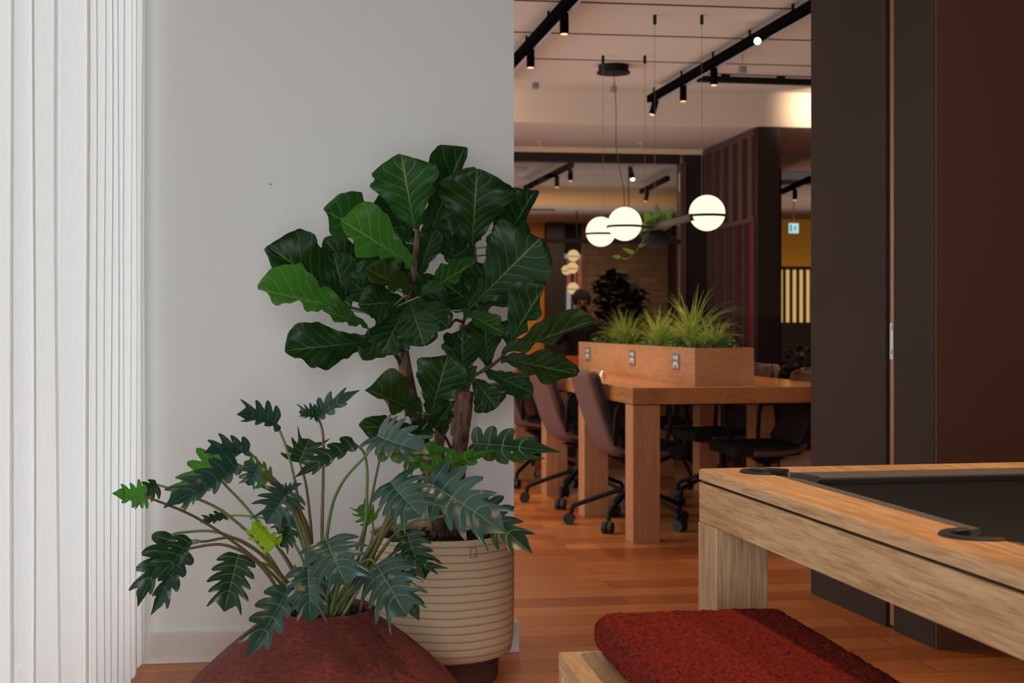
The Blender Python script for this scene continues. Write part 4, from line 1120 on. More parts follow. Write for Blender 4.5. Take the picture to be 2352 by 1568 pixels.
PH = [(0, 0.35), (0.08, 0.85), (0.2, 1.0), (0.4, 0.95), (0.6, 0.8), (0.78, 0.58), (0.9, 0.36), (0.97, 0.16), (1, 0.01)]
p1, p2, p3, p4 = 'phi1', 'phi2', 'phi3', 'phi4'
g_, r_ = 'petiole', 'petiole2'
philo = [  # leaf base, tip, width, Y, Y tip, shares, material, arch, stem colour, stem points (x,y,Y) from leaf base down
    ((332, 1138), (258, 1142), 62, 3.42, 3.30, .7, .8, p3, .05, r_, [(450, 1188, 3.5), (560, 1262, 3.58), (650, 1345, 3.66)]),
    ((360, 1112), (300, 1148), 56, 3.62, 3.58, .8, .6, p1, .1, g_, [(420, 1132, 3.62), (520, 1180, 3.64), (620, 1280, 3.68)]),
    ((546, 1064), (384, 1178), 92, 3.55, 3.45, .35, .75, p2, .18, r_, [(600, 1092, 3.56), (660, 1140, 3.6), (710, 1230, 3.65)]),
    ((520, 1046), (374, 1150), 92, 3.68, 3.6, .6, .8, p3, .16, g_, [(500, 1090, 3.68), (570, 1170, 3.7), (660, 1290, 3.7)]),
    ((572, 1036), (468, 1030), 74, 3.66, 3.6, .1, .85, p2, .03, g_, [(600, 1068, 3.66), (660, 1150, 3.68), (700, 1260, 3.7)]),
    ((636, 972), (546, 944), 84, 3.7, 3.62, .1, .9, p2, .02, g_, [(660, 1035, 3.7), (680, 1120, 3.7), (700, 1250, 3.7)]),
    ((728, 953), (828, 902), 56, 3.68, 3.6, .9, .35, p2, .18, r_, [(742, 1000, 3.69), (742, 1100, 3.7), (740, 1250, 3.7)]),
    ((728, 953), (686, 950), 44, 3.68, 3.66, .3, .9, p1, .08, r_, [(742, 1000, 3.69), (742, 1100, 3.7), (740, 1250, 3.7)]),
    ((688, 1062), (706, 1006), 88, 3.76, 3.74, .9, .9, p1, .04, r_, [(702, 1110, 3.76), (712, 1190, 3.74), (722, 1290, 3.72)]),
    ((814, 1016), (682, 1102), 56, 3.62, 3.55, .3, .9, p1, .16, g_, [(838, 1045, 3.66), (843, 1120, 3.68), (828, 1240, 3.7)]),
    ((866, 1000), (976, 1056), 108, 3.6, 3.45, .95, .6, p2, .12, g_, [(845, 1040, 3.62), (785, 1110, 3.65), (755, 1200, 3.68)]),
    ((874, 1038), (1045, 1046), 64, 3.72, 3.62, .7, .5, p3, .08, r_, [(862, 1100, 3.72), (842, 1200, 3.72), (820, 1290, 3.7)]),
    ((936, 1040), (960, 1075), 60, 3.75, 3.74, .7, .7, p3, .08, r_, [(930, 1080, 3.74), (900, 1160, 3.72), (850, 1270, 3.7)]),
    ((976, 1088), (1132, 1016), 66, 3.6, 3.5, .6, .3, p3, .08, r_, [(955, 1120, 3.62), (900, 1190, 3.66), (830, 1290, 3.7)]),
    ((1086, 1018), (1286, 1026), 76, 3.65, 3.5, .85, .35, p1, .13, r_, [(1082, 1040, 3.66), (1000, 1092, 3.66), (900, 1180, 3.68)]),
    ((1084, 1040), (1252, 1068), 46, 3.7, 3.6, .7, .4, p3, .06, r_, [(1060, 1052, 3.68), (980, 1110, 3.68), (880, 1210, 3.68)]),
    ((896, 1106), (962, 1192), 124, 3.5, 3.42, .95, .9, p2, .06, g_, [(905, 1150, 3.55), (880, 1220, 3.62), (835, 1310, 3.68)]),
    ((982, 1108), (1166, 1212), 138, 3.52, 3.4, .95, .8, p2, .08, r_, [(975, 1085, 3.55), (935, 1150, 3.6), (860, 1270, 3.68)]),
    ((1090, 1150), (1216, 1276), 92, 3.66, 3.55, .8, .8, p1, .1, g_, [(1045, 1180, 3.66), (940, 1202, 3.66), (870, 1275, 3.68)]),
    ((750, 1240), (786, 1346), 130, 3.48, 3.40, .95, .95, p2, .08, g_, [(745, 1230, 3.50), (735, 1280, 3.56), (745, 1330, 3.62)]),
    ((706, 1300), (714, 1428), 96, 3.46, 3.42, .8, .95, p2, .1, g_, [(712, 1292, 3.48), (716, 1320, 3.55), (728, 1360, 3.64)]),
    ((660, 1352), (582, 1516), 82, 3.46, 3.36, .6, .9, p2, .12, g_, [(668, 1348, 3.50), (690, 1370, 3.58), (715, 1392, 3.66)]),
    ((864, 1296), (934, 1414), 128, 3.5, 3.42, .95, .95, p2, .08, g_, [(850, 1285, 3.52), (825, 1300, 3.58), (790, 1350, 3.64)]),
    ((905, 1300), (974, 1418), 66, 3.62, 3.55, .7, .9, p1, .08, g_, [(890, 1290, 3.62), (850, 1310, 3.64), (800, 1360, 3.67)]),
    ((935, 1222), (966, 1332), 92, 3.66, 3.6, .8, .8, p1, .06, r_, [(925, 1250, 3.68), (880, 1290, 3.7), (820, 1350, 3.72)]),
    ((905, 1282), (1028, 1316), 26, 3.56, 3.5, .8, .8, p1, .14, r_, [(890, 1295, 3.58), (850, 1320, 3.62), (800, 1370, 3.66)]),
    ((548, 1272), (513, 1404), 92, 3.7, 3.64, .9, .95, p1, .05, r_, [(562, 1284, 3.7), (620, 1300, 3.7), (668, 1345, 3.7)]),
    ((440, 1240), (368, 1336), 78, 3.55, 3.45, .2, .95, p1, .1, r_, [(470, 1243, 3.56), (540, 1236, 3.6), (610, 1280, 3.64), (665, 1345, 3.68)]),
    ((424, 1264), (334, 1404), 62, 3.6, 3.5, .9, .5, p2, .16, r_, [(440, 1258, 3.6), (520, 1252, 3.63), (600, 1300, 3.66)]),
    ((394, 1226), (314, 1392), 72, 3.66, 3.58, .3, .95, p1, .12, g_, [(420, 1222, 3.66), (500, 1222, 3.67), (590, 1265, 3.68), (650, 1330, 3.69)]),
    ((662, 1128), (612, 1202), 100, 3.5, 3.42, .8, .9, p2, .1, r_, [(676, 1140, 3.54), (700, 1200, 3.58), (725, 1300, 3.64)]),
    ((594, 1070), (572, 1116), 56, 3.52, 3.5, .6, .9, p2, .1, r_, [(620, 1090, 3.54), (670, 1150, 3.58), (715, 1260, 3.64)]),
    ((618, 1100), (560, 1060), 66, 3.66, 3.64, .8, .6, p3, .08, r_, [(640, 1120, 3.66), (680, 1180, 3.68), (715, 1280, 3.69)]),
    ((632, 1250), (578, 1196), 66, 3.56, 3.52, .75, .35, p4, .06, r_, [(650, 1270, 3.58), (672, 1305, 3.62), (695, 1350, 3.66)]),
    ((654, 1130), (694, 1110), 32, 3.5, 3.46, .9, .3, p2, .1, g_, [(668, 1150, 3.54), (695, 1210, 3.6), (720, 1310, 3.66)]),
    ((856, 1198), (826, 1160), 56, 3.74, 3.74, .8, .8, p3, .06, g_, [(856, 1230, 3.73), (835, 1290, 3.72), (810, 1340, 3.71)]),
    ((668, 1214), (644, 1256), 50, 3.7, 3.68, .8, .6, p1, .1, r_, [(685, 1228, 3.7), (700, 1270, 3.7), (716, 1320, 3.7)]),
    ((520, 1184), (462, 1206), 36, 3.74, 3.7, .2, .9, p1, .1, g_, [(560, 1184, 3.74), (620, 1195, 3.73), (670, 1240, 3.72), (705, 1310, 3.71)]),
    ((668, 1180), (640, 1222), 50, 3.78, 3.76, .8, .8, p2, .08, g_, [(680, 1210, 3.77), (700, 1270, 3.75), (716, 1320, 3.73)]),
]
leaf_bm.origin = PO
for i, (bp_, tp_, w, yb, yt, fa, fb, mt, ar, pm, st) in enumerate(philo):
    B = PP(*bp_, yb); T = PP(*tp_, yt)
    add_leaf('leaf', phi, M[mt], B, T, w / F * (yb + yt) / 2 * 1.14, fa, fb, arch=ar, curl=0.16, seed=100 + i, nl=5 if w > 90 else 4, cut=True)
    a = random.uniform(0, 2 * PI); rr = random.uniform(0.01, 0.055)
    root = Vector((math.cos(a) * rr + 0.01 + 0.04 * ((bp_[0] - 740) / 300.0), math.sin(a) * rr * 0.7 - 0.01, 0.302))
    pts = [B + (T - B) * 0.01] + [PP(*s_) for s_ in st] + [root]
    c = spline(pts, 30)
    r0 = 0.0029 if w > 50 else 0.0024
    b = NB(); tube(b, c, [r0 * (1 + 0.75 * k / len(c)) for k in range(len(c))], 8)
    obj('stem', b, M[pm], phi, smooth=True)

for k in range(16):
    a = random.uniform(0, 2 * PI); rr = random.uniform(0.02, 0.075)
    root = Vector((math.cos(a) * rr, math.sin(a) * rr * 0.8, 0.302))
    lean = Vector((math.cos(a) * random.uniform(.02, .10), math.sin(a) * 0.04, random.uniform(0.08, 0.17)))
    b = NB(); tube(b, spline([root + lean, root + lean * 0.55 + Vector((0, 0, 0.01)), root], 10), [0.0028 + 0.0004 * q for q in range(12)], 8)
    obj('stem', b, M['petiole'], phi, smooth=True)

# ------------------------------------------------------------------ curtains
def curtain(name, y0, y1, x0, amp, period, seed, label, zb=0.03):
    rnd = random.Random(seed)
    b = NB()
    n = int((y1 - y0) / 0.008)
    cols = []
    ph = 0; y = y0
    for i in range(n + 1):
        y = y0 + (y1 - y0) * i / n
        cols.append(y)
    nz_ = 14
    grid = []
    for k in range(nz_ + 1):
        z = zb + (2.54 - zb) * k / nz_
        row = []
        for i, y in enumerate(cols):
            u = y / period + 0.35 * mnoise.noise(Vector((y * 3.1, seed, 0)))
            s = math.sin(2 * PI * u)
            a = amp * (0.75 + 0.5 * mnoise.noise(Vector((y * 2.0, seed + 9, z * 0.35))))
            x = a * math.copysign(abs(s) ** 0.75, s) + 0.25 * amp * math.sin(2 * PI * u * 2.3 + 1) + 0.012 * mnoise.noise(Vector((y * 5, z * 0.8, seed)))
            yy = y + 0.30 * period * math.sin(4 * PI * u) * 0.35
            row.append(b.verts.new((x0 + x, yy, z)))
        grid.append(row)
    for k in range(nz_):
        for i in range(n):
            b.faces.new((grid[k][i], grid[k][i + 1], grid[k + 1][i + 1], grid[k + 1][i]))

    return b


CG = 'sheer curtains on the window wall'
t = thing('sheer_curtain', rw(-0.50, 4.0, 0), 'white sheer linen curtain panel hanging in folds nearest the white wall', 'curtain', TH, CG)
bmc = NB(); bmc.free()


def curtain_obj(t, ylen, amp, period, seed):
    b = NB(); n = int(ylen / 0.007); nzz = 16; grid = []
    for k in range(nzz + 1):
        z = 0.028 + 2.51 * k / nzz
        row = []
        for i in range(n + 1):
            y = -ylen * i / n
            u = y / period + 0.45 * mnoise.noise(Vector((y * 2.7, seed, 0)))
            s = math.sin(2 * PI * u)
            a = amp * (0.8 + 0.6 * mnoise.noise(Vector((y * 2.3, seed + 9, z * 0.25))))
            x = a * math.copysign(abs(s) ** 0.9, s) + 0.16 * amp * math.sin(2 * PI * u * 3 + 1) + 0.006 * mnoise.noise(Vector((y * 5, z * 0.9, seed)))
            yy = y + period * 0.12 * math.sin(4 * PI * u)
            row.append(b.verts.new((x, yy, z)))
        grid.append(row)
    for k in range(nzz):
        for i in range(n):
            b.faces.new((grid[k][i], grid[k][i + 1], grid[k + 1][i + 1], grid[k + 1][i]))
    o = obj('cloth', b, M['curtain'], t, smooth=True)
    return o


t.location = rw(-0.520, 4.555, 0)
curtain_obj(t, 1.24, 0.013, 0.140, 3)
b = NB(); box(b, -0.015, 0.015, -1.25, 0, 2.54, 2.56); obj('curtain_rail', b, M['steel'], t)
t2 = thing('sheer_curtain', rw(-0.495, 3.30, 0), 'white sheer linen curtain panel at the left edge nearest the viewer', 'curtain', TH, CG)
curtain_obj(t2, 2.9, 0.028, 0.26, 5)
b = NB(); box(b, -0.015, 0.015, -2.9, 0, 2.54, 2.56); obj('curtain_rail', b, M['steel'], t2)

# little fixtures on the white wall
nrm = rw(0, -1, 0)
Ys = 4.52
t = thing('wall_socket', P(936, 1197, 4.50), 'white socket plate on the wall behind the beige pot', 'socket', TH)
t.location = rw(0.317, 4.579, 0.44)
b = NB(); box(b, -0.043, 0.043, -0.008, 0, -0.043, 0.043); obj('plate', b, mat('socket_white', (222, 218, 212), 0.4), t, bevel=0.002)
t = thing('wall_screw', rw(-0.131, 4.579, 1.508), 'tiny dark screw in the white wall left of the fig', 'screw', TH)
b = NB(); cyl(b, (0, -0.003, 0), (0, 0.0, 0), 0.0022, n=10); obj('screw_head', b, M['black'], t)

# ------------------------------------------------------------------ pool table
TP = R(10.8)
A = on_plane(1603, 1075, 0.74)
# local frame: x across (right), y = away from viewer; table spans y from -2.1 to 0
pt = thing('pool_table', A, 'oak pool table with a dark grey cloth and black pocket rings', 'pool table', TP)
LEN, WID = 2.12, 1.22


def boolean(o, cutters):
    for c in cutters:
        md = o.modifiers.new('b', 'BOOLEAN'); md.operation = 'DIFFERENCE'; md.object = c; md.solver = 'EXACT'
    bpy.context.view_layer.update()
    dg = bpy.context.evaluated_depsgraph_get()
    me = bpy.data.meshes.new_from_object(o.evaluated_get(dg))
    o.modifiers.clear(); o.data = me
    for c in cutters: bpy.data.objects.remove(c)


RW = 0.118
pockets = [(0.122, -0.112), (0.105, -1.055), (0.122, -LEN + 0.112), (WID - 0.122, -0.112), (WID - 0.105, -1.055), (WID - 0.122, -LEN + 0.112)]


def cutter(r, z0, z1):
    cs = []
    for (x, y) in pockets:
        b = NB(); cyl(b, (x, y, z0), (x, y, z1), r, n=40); cs.append(obj('cut', b, M['black'], pt))
    return cs


b = NB()
outer = [(0, 0), (WID, 0), (WID, -LEN), (0, -LEN)]; inner = [(RW, -RW), (WID - RW, -RW), (WID - RW, -LEN + RW), (RW, -LEN + RW)]
for z in (0.716, 0.740):
    pass
vo_ = [[b.verts.new((x, y, z)) for (x, y) in outer] for z in (0.716, 0.740)]
vi_ = [[b.verts.new((x, y, z)) for (x, y) in inner] for z in (0.716, 0.740)]
for k in range(4):
    j = (k + 1) % 4
    b.faces.new((vo_[0][k], vo_[0][j], vo_[1][j], vo_[1][k])); b.faces.new((vi_[0][k], vi_[0][j], vi_[1][j], vi_[1][k]))
    b.faces.new((vo_[1][k], vo_[1][j], vi_[1][j], vi_[1][k])); b.faces.new((vo_[0][k], vo_[0][j], vi_[0][j], vi_[0][k]))
be = [e for e in b.edges if (abs(e.verts[0].co.z - 0.74) < 1e-4 and abs(e.verts[1].co.z - 0.74) < 1e-4 and all(abs(v.co.x) < 1e-4 or abs(v.co.x - WID) < 1e-4 for v in e.verts))
      or (abs(e.verts[0].co.x - e.verts[1].co.x) < 1e-5 and abs(e.verts[0].co.y - e.verts[1].co.y) < 1e-5 and (abs(e.verts[0].co.x) < 1e-4 or abs(e.verts[0].co.x - WID) < 1e-4))]
bmesh.ops.bevel(b, geom=be, offset=0.008, segments=4, affect='EDGES', profile=0.5)
bmesh.ops.recalc_face_normals(b, faces=b.faces)
rail = obj('top_rail', b, M['oak'], pt)
boolean(rail, cutter(0.056, 0.6, 0.8))
# apron with four sides
b = NB()
box(b, 0.002, 0.032, -LEN + 0.002, -0.002, 0.622, 0.709); box(b, WID - 0.032, WID - 0.002, -LEN + 0.002, -0.002, 0.622, 0.709)
o = obj('side_apron', b, M['oak'], pt, bevel=0.0015)
b = NB()
box(b, 0.0325, WID - 0.0325, -0.032, -0.002, 0.622, 0.709); box(b, 0.0325, WID - 0.0325, -LEN + 0.002, -LEN + 0.032, 0.622, 0.709)
obj('end_apron', b, M['oakx'], pt, bevel=0.0015)
b = NB(); box(b, 0.010, WID - 0.010, -LEN + 0.010, -0.010, 0.709, 0.716)
core = obj('shadow_gap', b, M['black'], pt); boolean(core, cutter(0.054, 0.6, 0.8))
b = NB(); box(b, 0.033, WID - 0.033, -LEN + 0.033, -0.033, 0.640, 0.700)
bed = obj('cloth_bed', b, M['cloth'], pt); boolean(bed, cutter(0.050, 0.6, 0.8))
for (sx, sy) in ((0, 0), (1, 0), (0, 1), (1, 1)):
    x0 = 0.0 if sx == 0 else WID - 0.122
    y0 = -0.122 if sy == 0 else -LEN
    b = NB(); box(b, x0, x0 + 0.122, y0, y0 + 0.122, 0, 0.6215)
    obj('leg', b, M['oakz'], pt, bevel=0.004)


def cushion(bm, p0, p1, inward):
    """rubber rail: p0-p1 along the wood's inner edge, inward = unit direction to the bed"""
    p0 = Vector((*p0, 0)); p1 = Vector((*p1, 0)); n = Vector((*inward, 0)); d = (p1 - p0).normalized()
    prof = [(0, 0.7005), (0, 0.739), (0.012, 0.7395), (0.046, 0.735), (0.050, 0.731), (0.049, 0.727), (0.022, 0.7005)]
    ra = [bm.verts.new(p0 + n * u + d * (u * 1.0) + Vector((0, 0, z))) for (u, z) in prof]
    rb = [bm.verts.new(p1 + n * u - d * (u * 1.0) + Vector((0, 0, z))) for (u, z) in prof]
    for i in range(len(prof)):
        j = (i + 1) % len(prof)
        bm.faces.new((ra[i], ra[j], rb[j], rb[i]))
    bm.faces.new(ra[::-1]); bm.faces.new(rb)


gp = 0.056
segs = [((RW, -0.118 - gp), (RW, -1.055 + gp), (1, 0)), ((RW, -1.055 - gp), (RW, -LEN + 0.118 + gp), (1, 0)),
        ((WID - RW, -0.118 - gp), (WID - RW, -1.055 + gp), (-1, 0)), ((WID - RW, -1.055 - gp), (WID - RW, -LEN + 0.118 + gp), (-1, 0)),
        ((0.118 + gp, -RW), (WID - 0.118 - gp, -RW), (0, -1)), ((0.118 + gp, -LEN + RW), (WID - 0.118 - gp, -LEN + RW), (0, 1))]
for sgm in segs:
    b = NB(); cushion(b, *sgm); obj('cushion', b, M['cloth'], pt)
for i, (x, y) in enumerate(pockets):
    b = NB(); N = 44
    # C-shaped ring, open to the bed
    cx_, cy_ = WID / 2, -LEN / 2
    if i in (1, 4): face = 0 if i == 1 else PI
    else: face = math.atan2(math.copysign(1, cy_ - y), math.copysign(1, cx_ - x))
    span = R(205) if i in (1, 4) else R(240)
    a0_ = face + PI - span / 2
    rows = []
    for k in range(N + 1):
        a = a0_ + span * k / N
        c_, s_ = math.cos(a), math.sin(a)
        rows.append([b.verts.new((x + c_ * rr, y + s_ * rr, z)) for (rr, z) in ((0.0405, 0.700), (0.0405, 0.742), (0.0425, 0.7445), (0.0575, 0.7445), (0.0595, 0.7425), (0.0595, 0.7405))])
    for k in range(N):
        for q in range(5): b.faces.new((rows[k][q], rows[k + 1][q], rows[k + 1][q + 1], rows[k][q + 1]))
    b.faces.new(rows[0]); b.faces.new(rows[-1][::-1])
    o = obj('pocket_ring', b, M['blackp'], pt)
    b = NB(); cyl(b, (x, y, 0.655), (x, y, 0.7), 0.0475, n=32); 
    for f in [f for f in b.faces if f.normal.z > 0.9 or (len(f.verts) > 8 and f.calc_center_median().z > 0.69)]: b.faces.remove(f)
    obj('pocket_liner', b, M['blackp'], o)

# ------------------------------------------------------------------ bench and its cushion
TB = R(8.6)
C0 = on_plane(1283, 1497, 0.43)
bn = thing('oak_bench', C0, 'low pale oak bench under the red cushion beside the pool table', 'bench', TB)
BL, BW = 1.15, 0.455
b = NB(); box(b, 0, BW, -BL, 0, 0.395, 0.43); obj('seat_board', b, M['oak'], bn, bevel=0.002)
for (x0, y0) in ((0, -0.04), (BW - 0.04, -0.04), (0, -BL), (BW - 0.04, -BL)):
    b = NB(); box(b, x0, x0 + 0.04, y0, y0 + 0.04, 0, 0.394); obj('leg', b, M['oakz'], bn, bevel=0.002)
b = NB(); box(b, 0.006, 0.03, -BL + 0.05, -0.05, 0.02, 0.06); box(b, BW - 0.03, BW - 0.006, -BL + 0.05, -0.05, 0.02, 0.06)
obj('stretcher', b, M['oak'], bn)

boucle = bpy.data.materials.new('red_boucle_wool'); boucle.use_nodes = True
nt = boucle.node_tree; cb = nt.nodes['Principled BSDF']; L = nt.links.new
tcn = nt.nodes.new('ShaderNodeTexCoord')
vo = nt.nodes.new('ShaderNodeTexVoronoi'); vo.inputs['Scale'].default_value = 210; L(tcn.outputs['Object'], vo.inputs['Vector'])
nn = nt.nodes.new('ShaderNodeTexNoise'); nn.inputs['Scale'].default_value = 130; nn.inputs['Detail'].default_value = 5; L(tcn.outputs['Object'], nn.inputs['Vector'])
c1 = nt.nodes.new('ShaderNodeValToRGB'); e = c1.color_ramp.elements
e[0].position = 0.30; e[0].color = (*s2l((62, 17, 12)), 1); e[1].position = 0.62; e[1].color = (*s2l((136, 42, 30)), 1)
L(nn.outputs['Fac'], c1.inputs[0]); L(c1.outputs[0], cb.inputs[0]); cb.inputs['Roughness'].default_value = 1.0
cb.inputs['Specular IOR Level'].default_value = 0.1
am_ = nt.nodes.new('ShaderNodeMath'); am_.operation = 'SUBTRACT'; L(nn.outputs['Fac'], am_.inputs[0]); L(vo.outputs['Distance'], am_.inputs[1])
bp = nt.nodes.new('ShaderNodeBump'); bp.inputs['Strength'].default_value = 0.9; bp.inputs['Distance'].default_value = 0.004; L(am_.outputs[0], bp.inputs['Height']); L(bp.outputs[0], cb.inputs['Normal'])
ct = thing('seat_cushion', C0 + Vector((0, 0, 0.43)), 'thick rust red boucle seat cushion lying on the pale oak bench', 'cushion', TB)
cx0, cx1, cy0, cy1, ch = 0.062, 0.448, -1.08, -0.012, 0.078
b = NB()
nu, nvv = 110, 260
hx, hy, hz = (cx1 - cx0) / 2, (cy1 - cy0) / 2, ch / 2
bmesh.ops.create_cube(b, size=2)
bmesh.ops.subdivide_edges(b, edges=b.edges[:], cuts=1, use_grid_fill=True)
bmesh.ops.scale(b, vec=(hx, hy, hz), verts=b.verts)
# rounded box sampled on a fine grid
b.free(); b = NB()
rad = 0.034


def rbox(x, y, z):
    """push a point of the box surface onto a rounded box"""
    q = Vector((max(-hx + rad, min(hx - rad, x)), max(-hy + rad, min(hy - rad, y)), max(-hz + rad, min(hz - rad, z))))
    d = Vector((x, y, z)) - q
    if d.length < 1e-9: return Vector((x, y, z)), Vector((0, 0, 1))
    d.normalize()
    return q + d * rad, d


def grid_face(fn, nu, nv):
    g = [[None] * (nv + 1) for _ in range(nu + 1)]
    for i in range(nu + 1):
        for j in range(nv + 1):
            p, n = rbox(*fn(i / nu * 2 - 1, j / nv * 2 - 1))
            crown = 0.006 * (1 - (p.x / hx) ** 2) * (1 - (p.y / hy) ** 4) if p.z > 0 else 0
            k = 0.0026 * mnoise.noise(p * 160) + 0.0016 * mnoise.noise(p * 330) + 0.002 * mnoise.noise(p * 30)
            p = p + n * k + Vector((0, 0, crown))
            g[i][j] = b.verts.new(p + Vector(((cx0 + cx1) / 2, (cy0 + cy1) / 2, hz + 0.002)))
    for i in range(nu):
        for j in range(nv): b.faces.new((g[i][j], g[i + 1][j], g[i + 1][j + 1], g[i][j + 1]))


grid_face(lambda u, v: (u * hx, v * hy, hz), 110, 300)
grid_face(lambda u, v: (u * hx, v * hy, -hz), 20, 40)
grid_face(lambda u, v: (-hx, u * hy, v * hz), 300, 24)
grid_face(lambda u, v: (hx, u * hy, v * hz), 300, 24)
grid_face(lambda u, v: (u * hx, hy, v * hz), 110, 24)
grid_face(lambda u, v: (u * hx, -hy, v * hz), 110, 24)
obj('cover', b, boucle, ct, smooth=True)

# ------------------------------------------------------------------ long desk
TD = R(11.2)
K0 = Vector((0.5856, 6.881, 0))
dk = thing('long_shared_desk', K0, 'long oak shared desk with thick square legs behind the pool table', 'desk', TD)
DL, DW, LW = 3.75, 1.13, 0.136
b = NB(); box(b, -0.005, DW, -0.004, DL, 0.672, 0.752); obj('tabletop', b, M['desk'], dk, bevel=0.002)
for k in range(4):
    for side in (0, 1):
        x0 = 0.0 if side == 0 else DW - LW - 0.003
        b = NB(); box(b, x0, x0 + LW, k * 0.965, k * 0.965 + LW, 0, 0.668); obj('leg', b, M['deskz'], dk, bevel=0.002)
b = NB(); box(b, 0.02, DW - 0.02, 0.02, DL - 0.02, 0.665, 0.672); obj('shadow_gap', b, M['black'], dk)


def dw(x, y, z=0.0): return K0 + Vector((x * math.cos(TD) - y * math.sin(TD), x * math.sin(TD) + y * math.cos(TD), z))


# planter box with sockets
PC = on_plane(1596, 886, 0.752)
pl = thing('desk_planter_box', PC + Vector((0, 0, 0.752)), 'long pale oak planter box full of green plants on the shared desk', 'planter', TD)
PLN, PWD, PHT = 2.42, 0.312, 0.188
b = NB()
box(b, 0, 0.018, 0, PLN, 0, PHT); box(b, PWD - 0.018, PWD, 0, PLN, 0, PHT)
box(b, 0.018, PWD - 0.018, 0, 0.018, 0, PHT); box(b, 0.018, PWD - 0.018, PLN - 0.018, PLN, 0, PHT); box(b, 0.018, PWD - 0.018, 0.018, PLN - 0.018, 0, 0.02)
obj('box_sides', b, M['boxo'], pl)
b = NB(); box(b, 0.018, PWD - 0.018, 0.018, PLN - 0.018, 0.12, 0.165); o = obj('soil', b, M['soil'], pl); o['kind'] = 'stuff'
sw = mat('socket_slot_white', (222, 222, 224), 0.4)
for yy in (0.24, 1.06, 2.10):
    sb = NB(); box(sb, -0.006, 0, yy, yy + 0.115, 0.070, 0.156)
    so = obj('socket_plate', sb, mat('socket_steel', (142, 136, 130), 0.4, 0.6), pl, bevel=0.001)
    b = NB()
    for (a_, c_, z0, z1) in ((0.018, 0.036, 0.080, 0.108), (0.080, 0.098, 0.080, 0.108), (0.032, 0.084, 0.100, 0.114), (0.024, 0.052, 0.124, 0.146), (0.066, 0.092, 0.126, 0.144), (0.048, 0.068, 0.092, 0.104)):
        box(b, -0.0075, -0.006, yy + a_, yy + c_, z0, z1)
    obj('socket_insert', b, sw, so)

# spider plants and leafy ground cover
M['spider'] = leaf_mat('spider_plant_blade', (60, 92, 34), (150, 152, 74), 0.45, 0.3, 1.0, 0.0, 0.0)
M['bushy'] = mat('small_bushy_leaf', (58, 88, 34), 0.6, noise=(30, (88, 114, 46), (1, 1, 1)))


def pw(x, y, z=0.0):
    c, s = math.cos(TD), math.sin(TD)
    return pl.location + Vector((x * c - y * s, x * s + y * c, z))


def blade(bm, uvl, base, az, length, lean, wid, rnd):
    n = 9; d = Vector((math.cos(az), math.sin(az), 0)); s = Vector((-math.sin(az), math.cos(az), 0))
    prev = None; p = Vector(base); ang = PI / 2 - lean * 0.3
    for i in range(n + 1):
        t = i / n
        w = wid * (0.55 + 0.6 * math.sin(PI * min(1, t * 1.15)) ** 0.6) * (1 - t ** 3) + 0.0004
        row = [bm.verts.new(p - s * w / 2), bm.verts.new(p + Vector((0, 0, -w * 0.25))), bm.verts.new(p + s * w / 2)]
        if prev:
            for q in range(2):
                f = bm.faces.new((prev[q], row[q], row[q + 1], prev[q + 1]))
                for lp, uvv in zip(f.loops, ((t - 1 / n, q / 2), (t, q / 2), (t, (q + 1) / 2), (t - 1 / n, (q + 1) / 2))): lp[uvl].uv = uvv
        prev = row
        ang -= lean * 2.0 / n * (0.35 + 1.1 * t)
        p = p + (d * math.cos(ang) + Vector((0, 0, 1)) * math.sin(ang)) * length / n


def spider(loc, n, length, seed, label):
    rnd = random.Random(seed)
    t = thing('spider_plant', loc, label, 'plant', 0, 'spider plants in the desk planter')
    b = bmesh.new(); uvl = b.loops.layers.uv.new('UVMap')
    for i in range(n):
        blade(b, uvl, (rnd.uniform(-.02, .02), rnd.uniform(-.02, .02), -0.02), rnd.uniform(0, 2 * PI), length * rnd.uniform(0.6, 1.25), rnd.uniform(0.25, 1.25), rnd.uniform(0.005, 0.0095), rnd)
    o = obj('blades', b, M['spider'], t, smooth=True)
    o['kind'] = 'stuff'
    return t


sp_spec = [(0.17, 0.24, 80, 0.22, 'spider plant in the desk planter, at its near end beside the low ground cover'), (0.13, 0.42, 90, 0.34, 'tallest spider plant in the desk planter, blades arching wide near its near end'),
           (0.20, 0.68, 90, 0.26, 'spider plant in the desk planter, just left of the tallest one'), (0.12, 0.95, 90, 0.26, 'spider plant in the middle of the desk planter, above the middle socket'),
           (0.20, 1.30, 90, 0.24, 'spider plant in the desk planter, left of the middle one'), (0.11, 1.62, 90, 0.26, 'spider plant in the desk planter, with one upright pale blade'),
           (0.18, 2.00, 90, 0.24, 'spider plant in the desk planter, at its far left end')]
for i, (x, y, n, ln, lb) in enumerate(sp_spec):
    spider(pw(x, y, 0.165), n, ln, i + 3, lb)


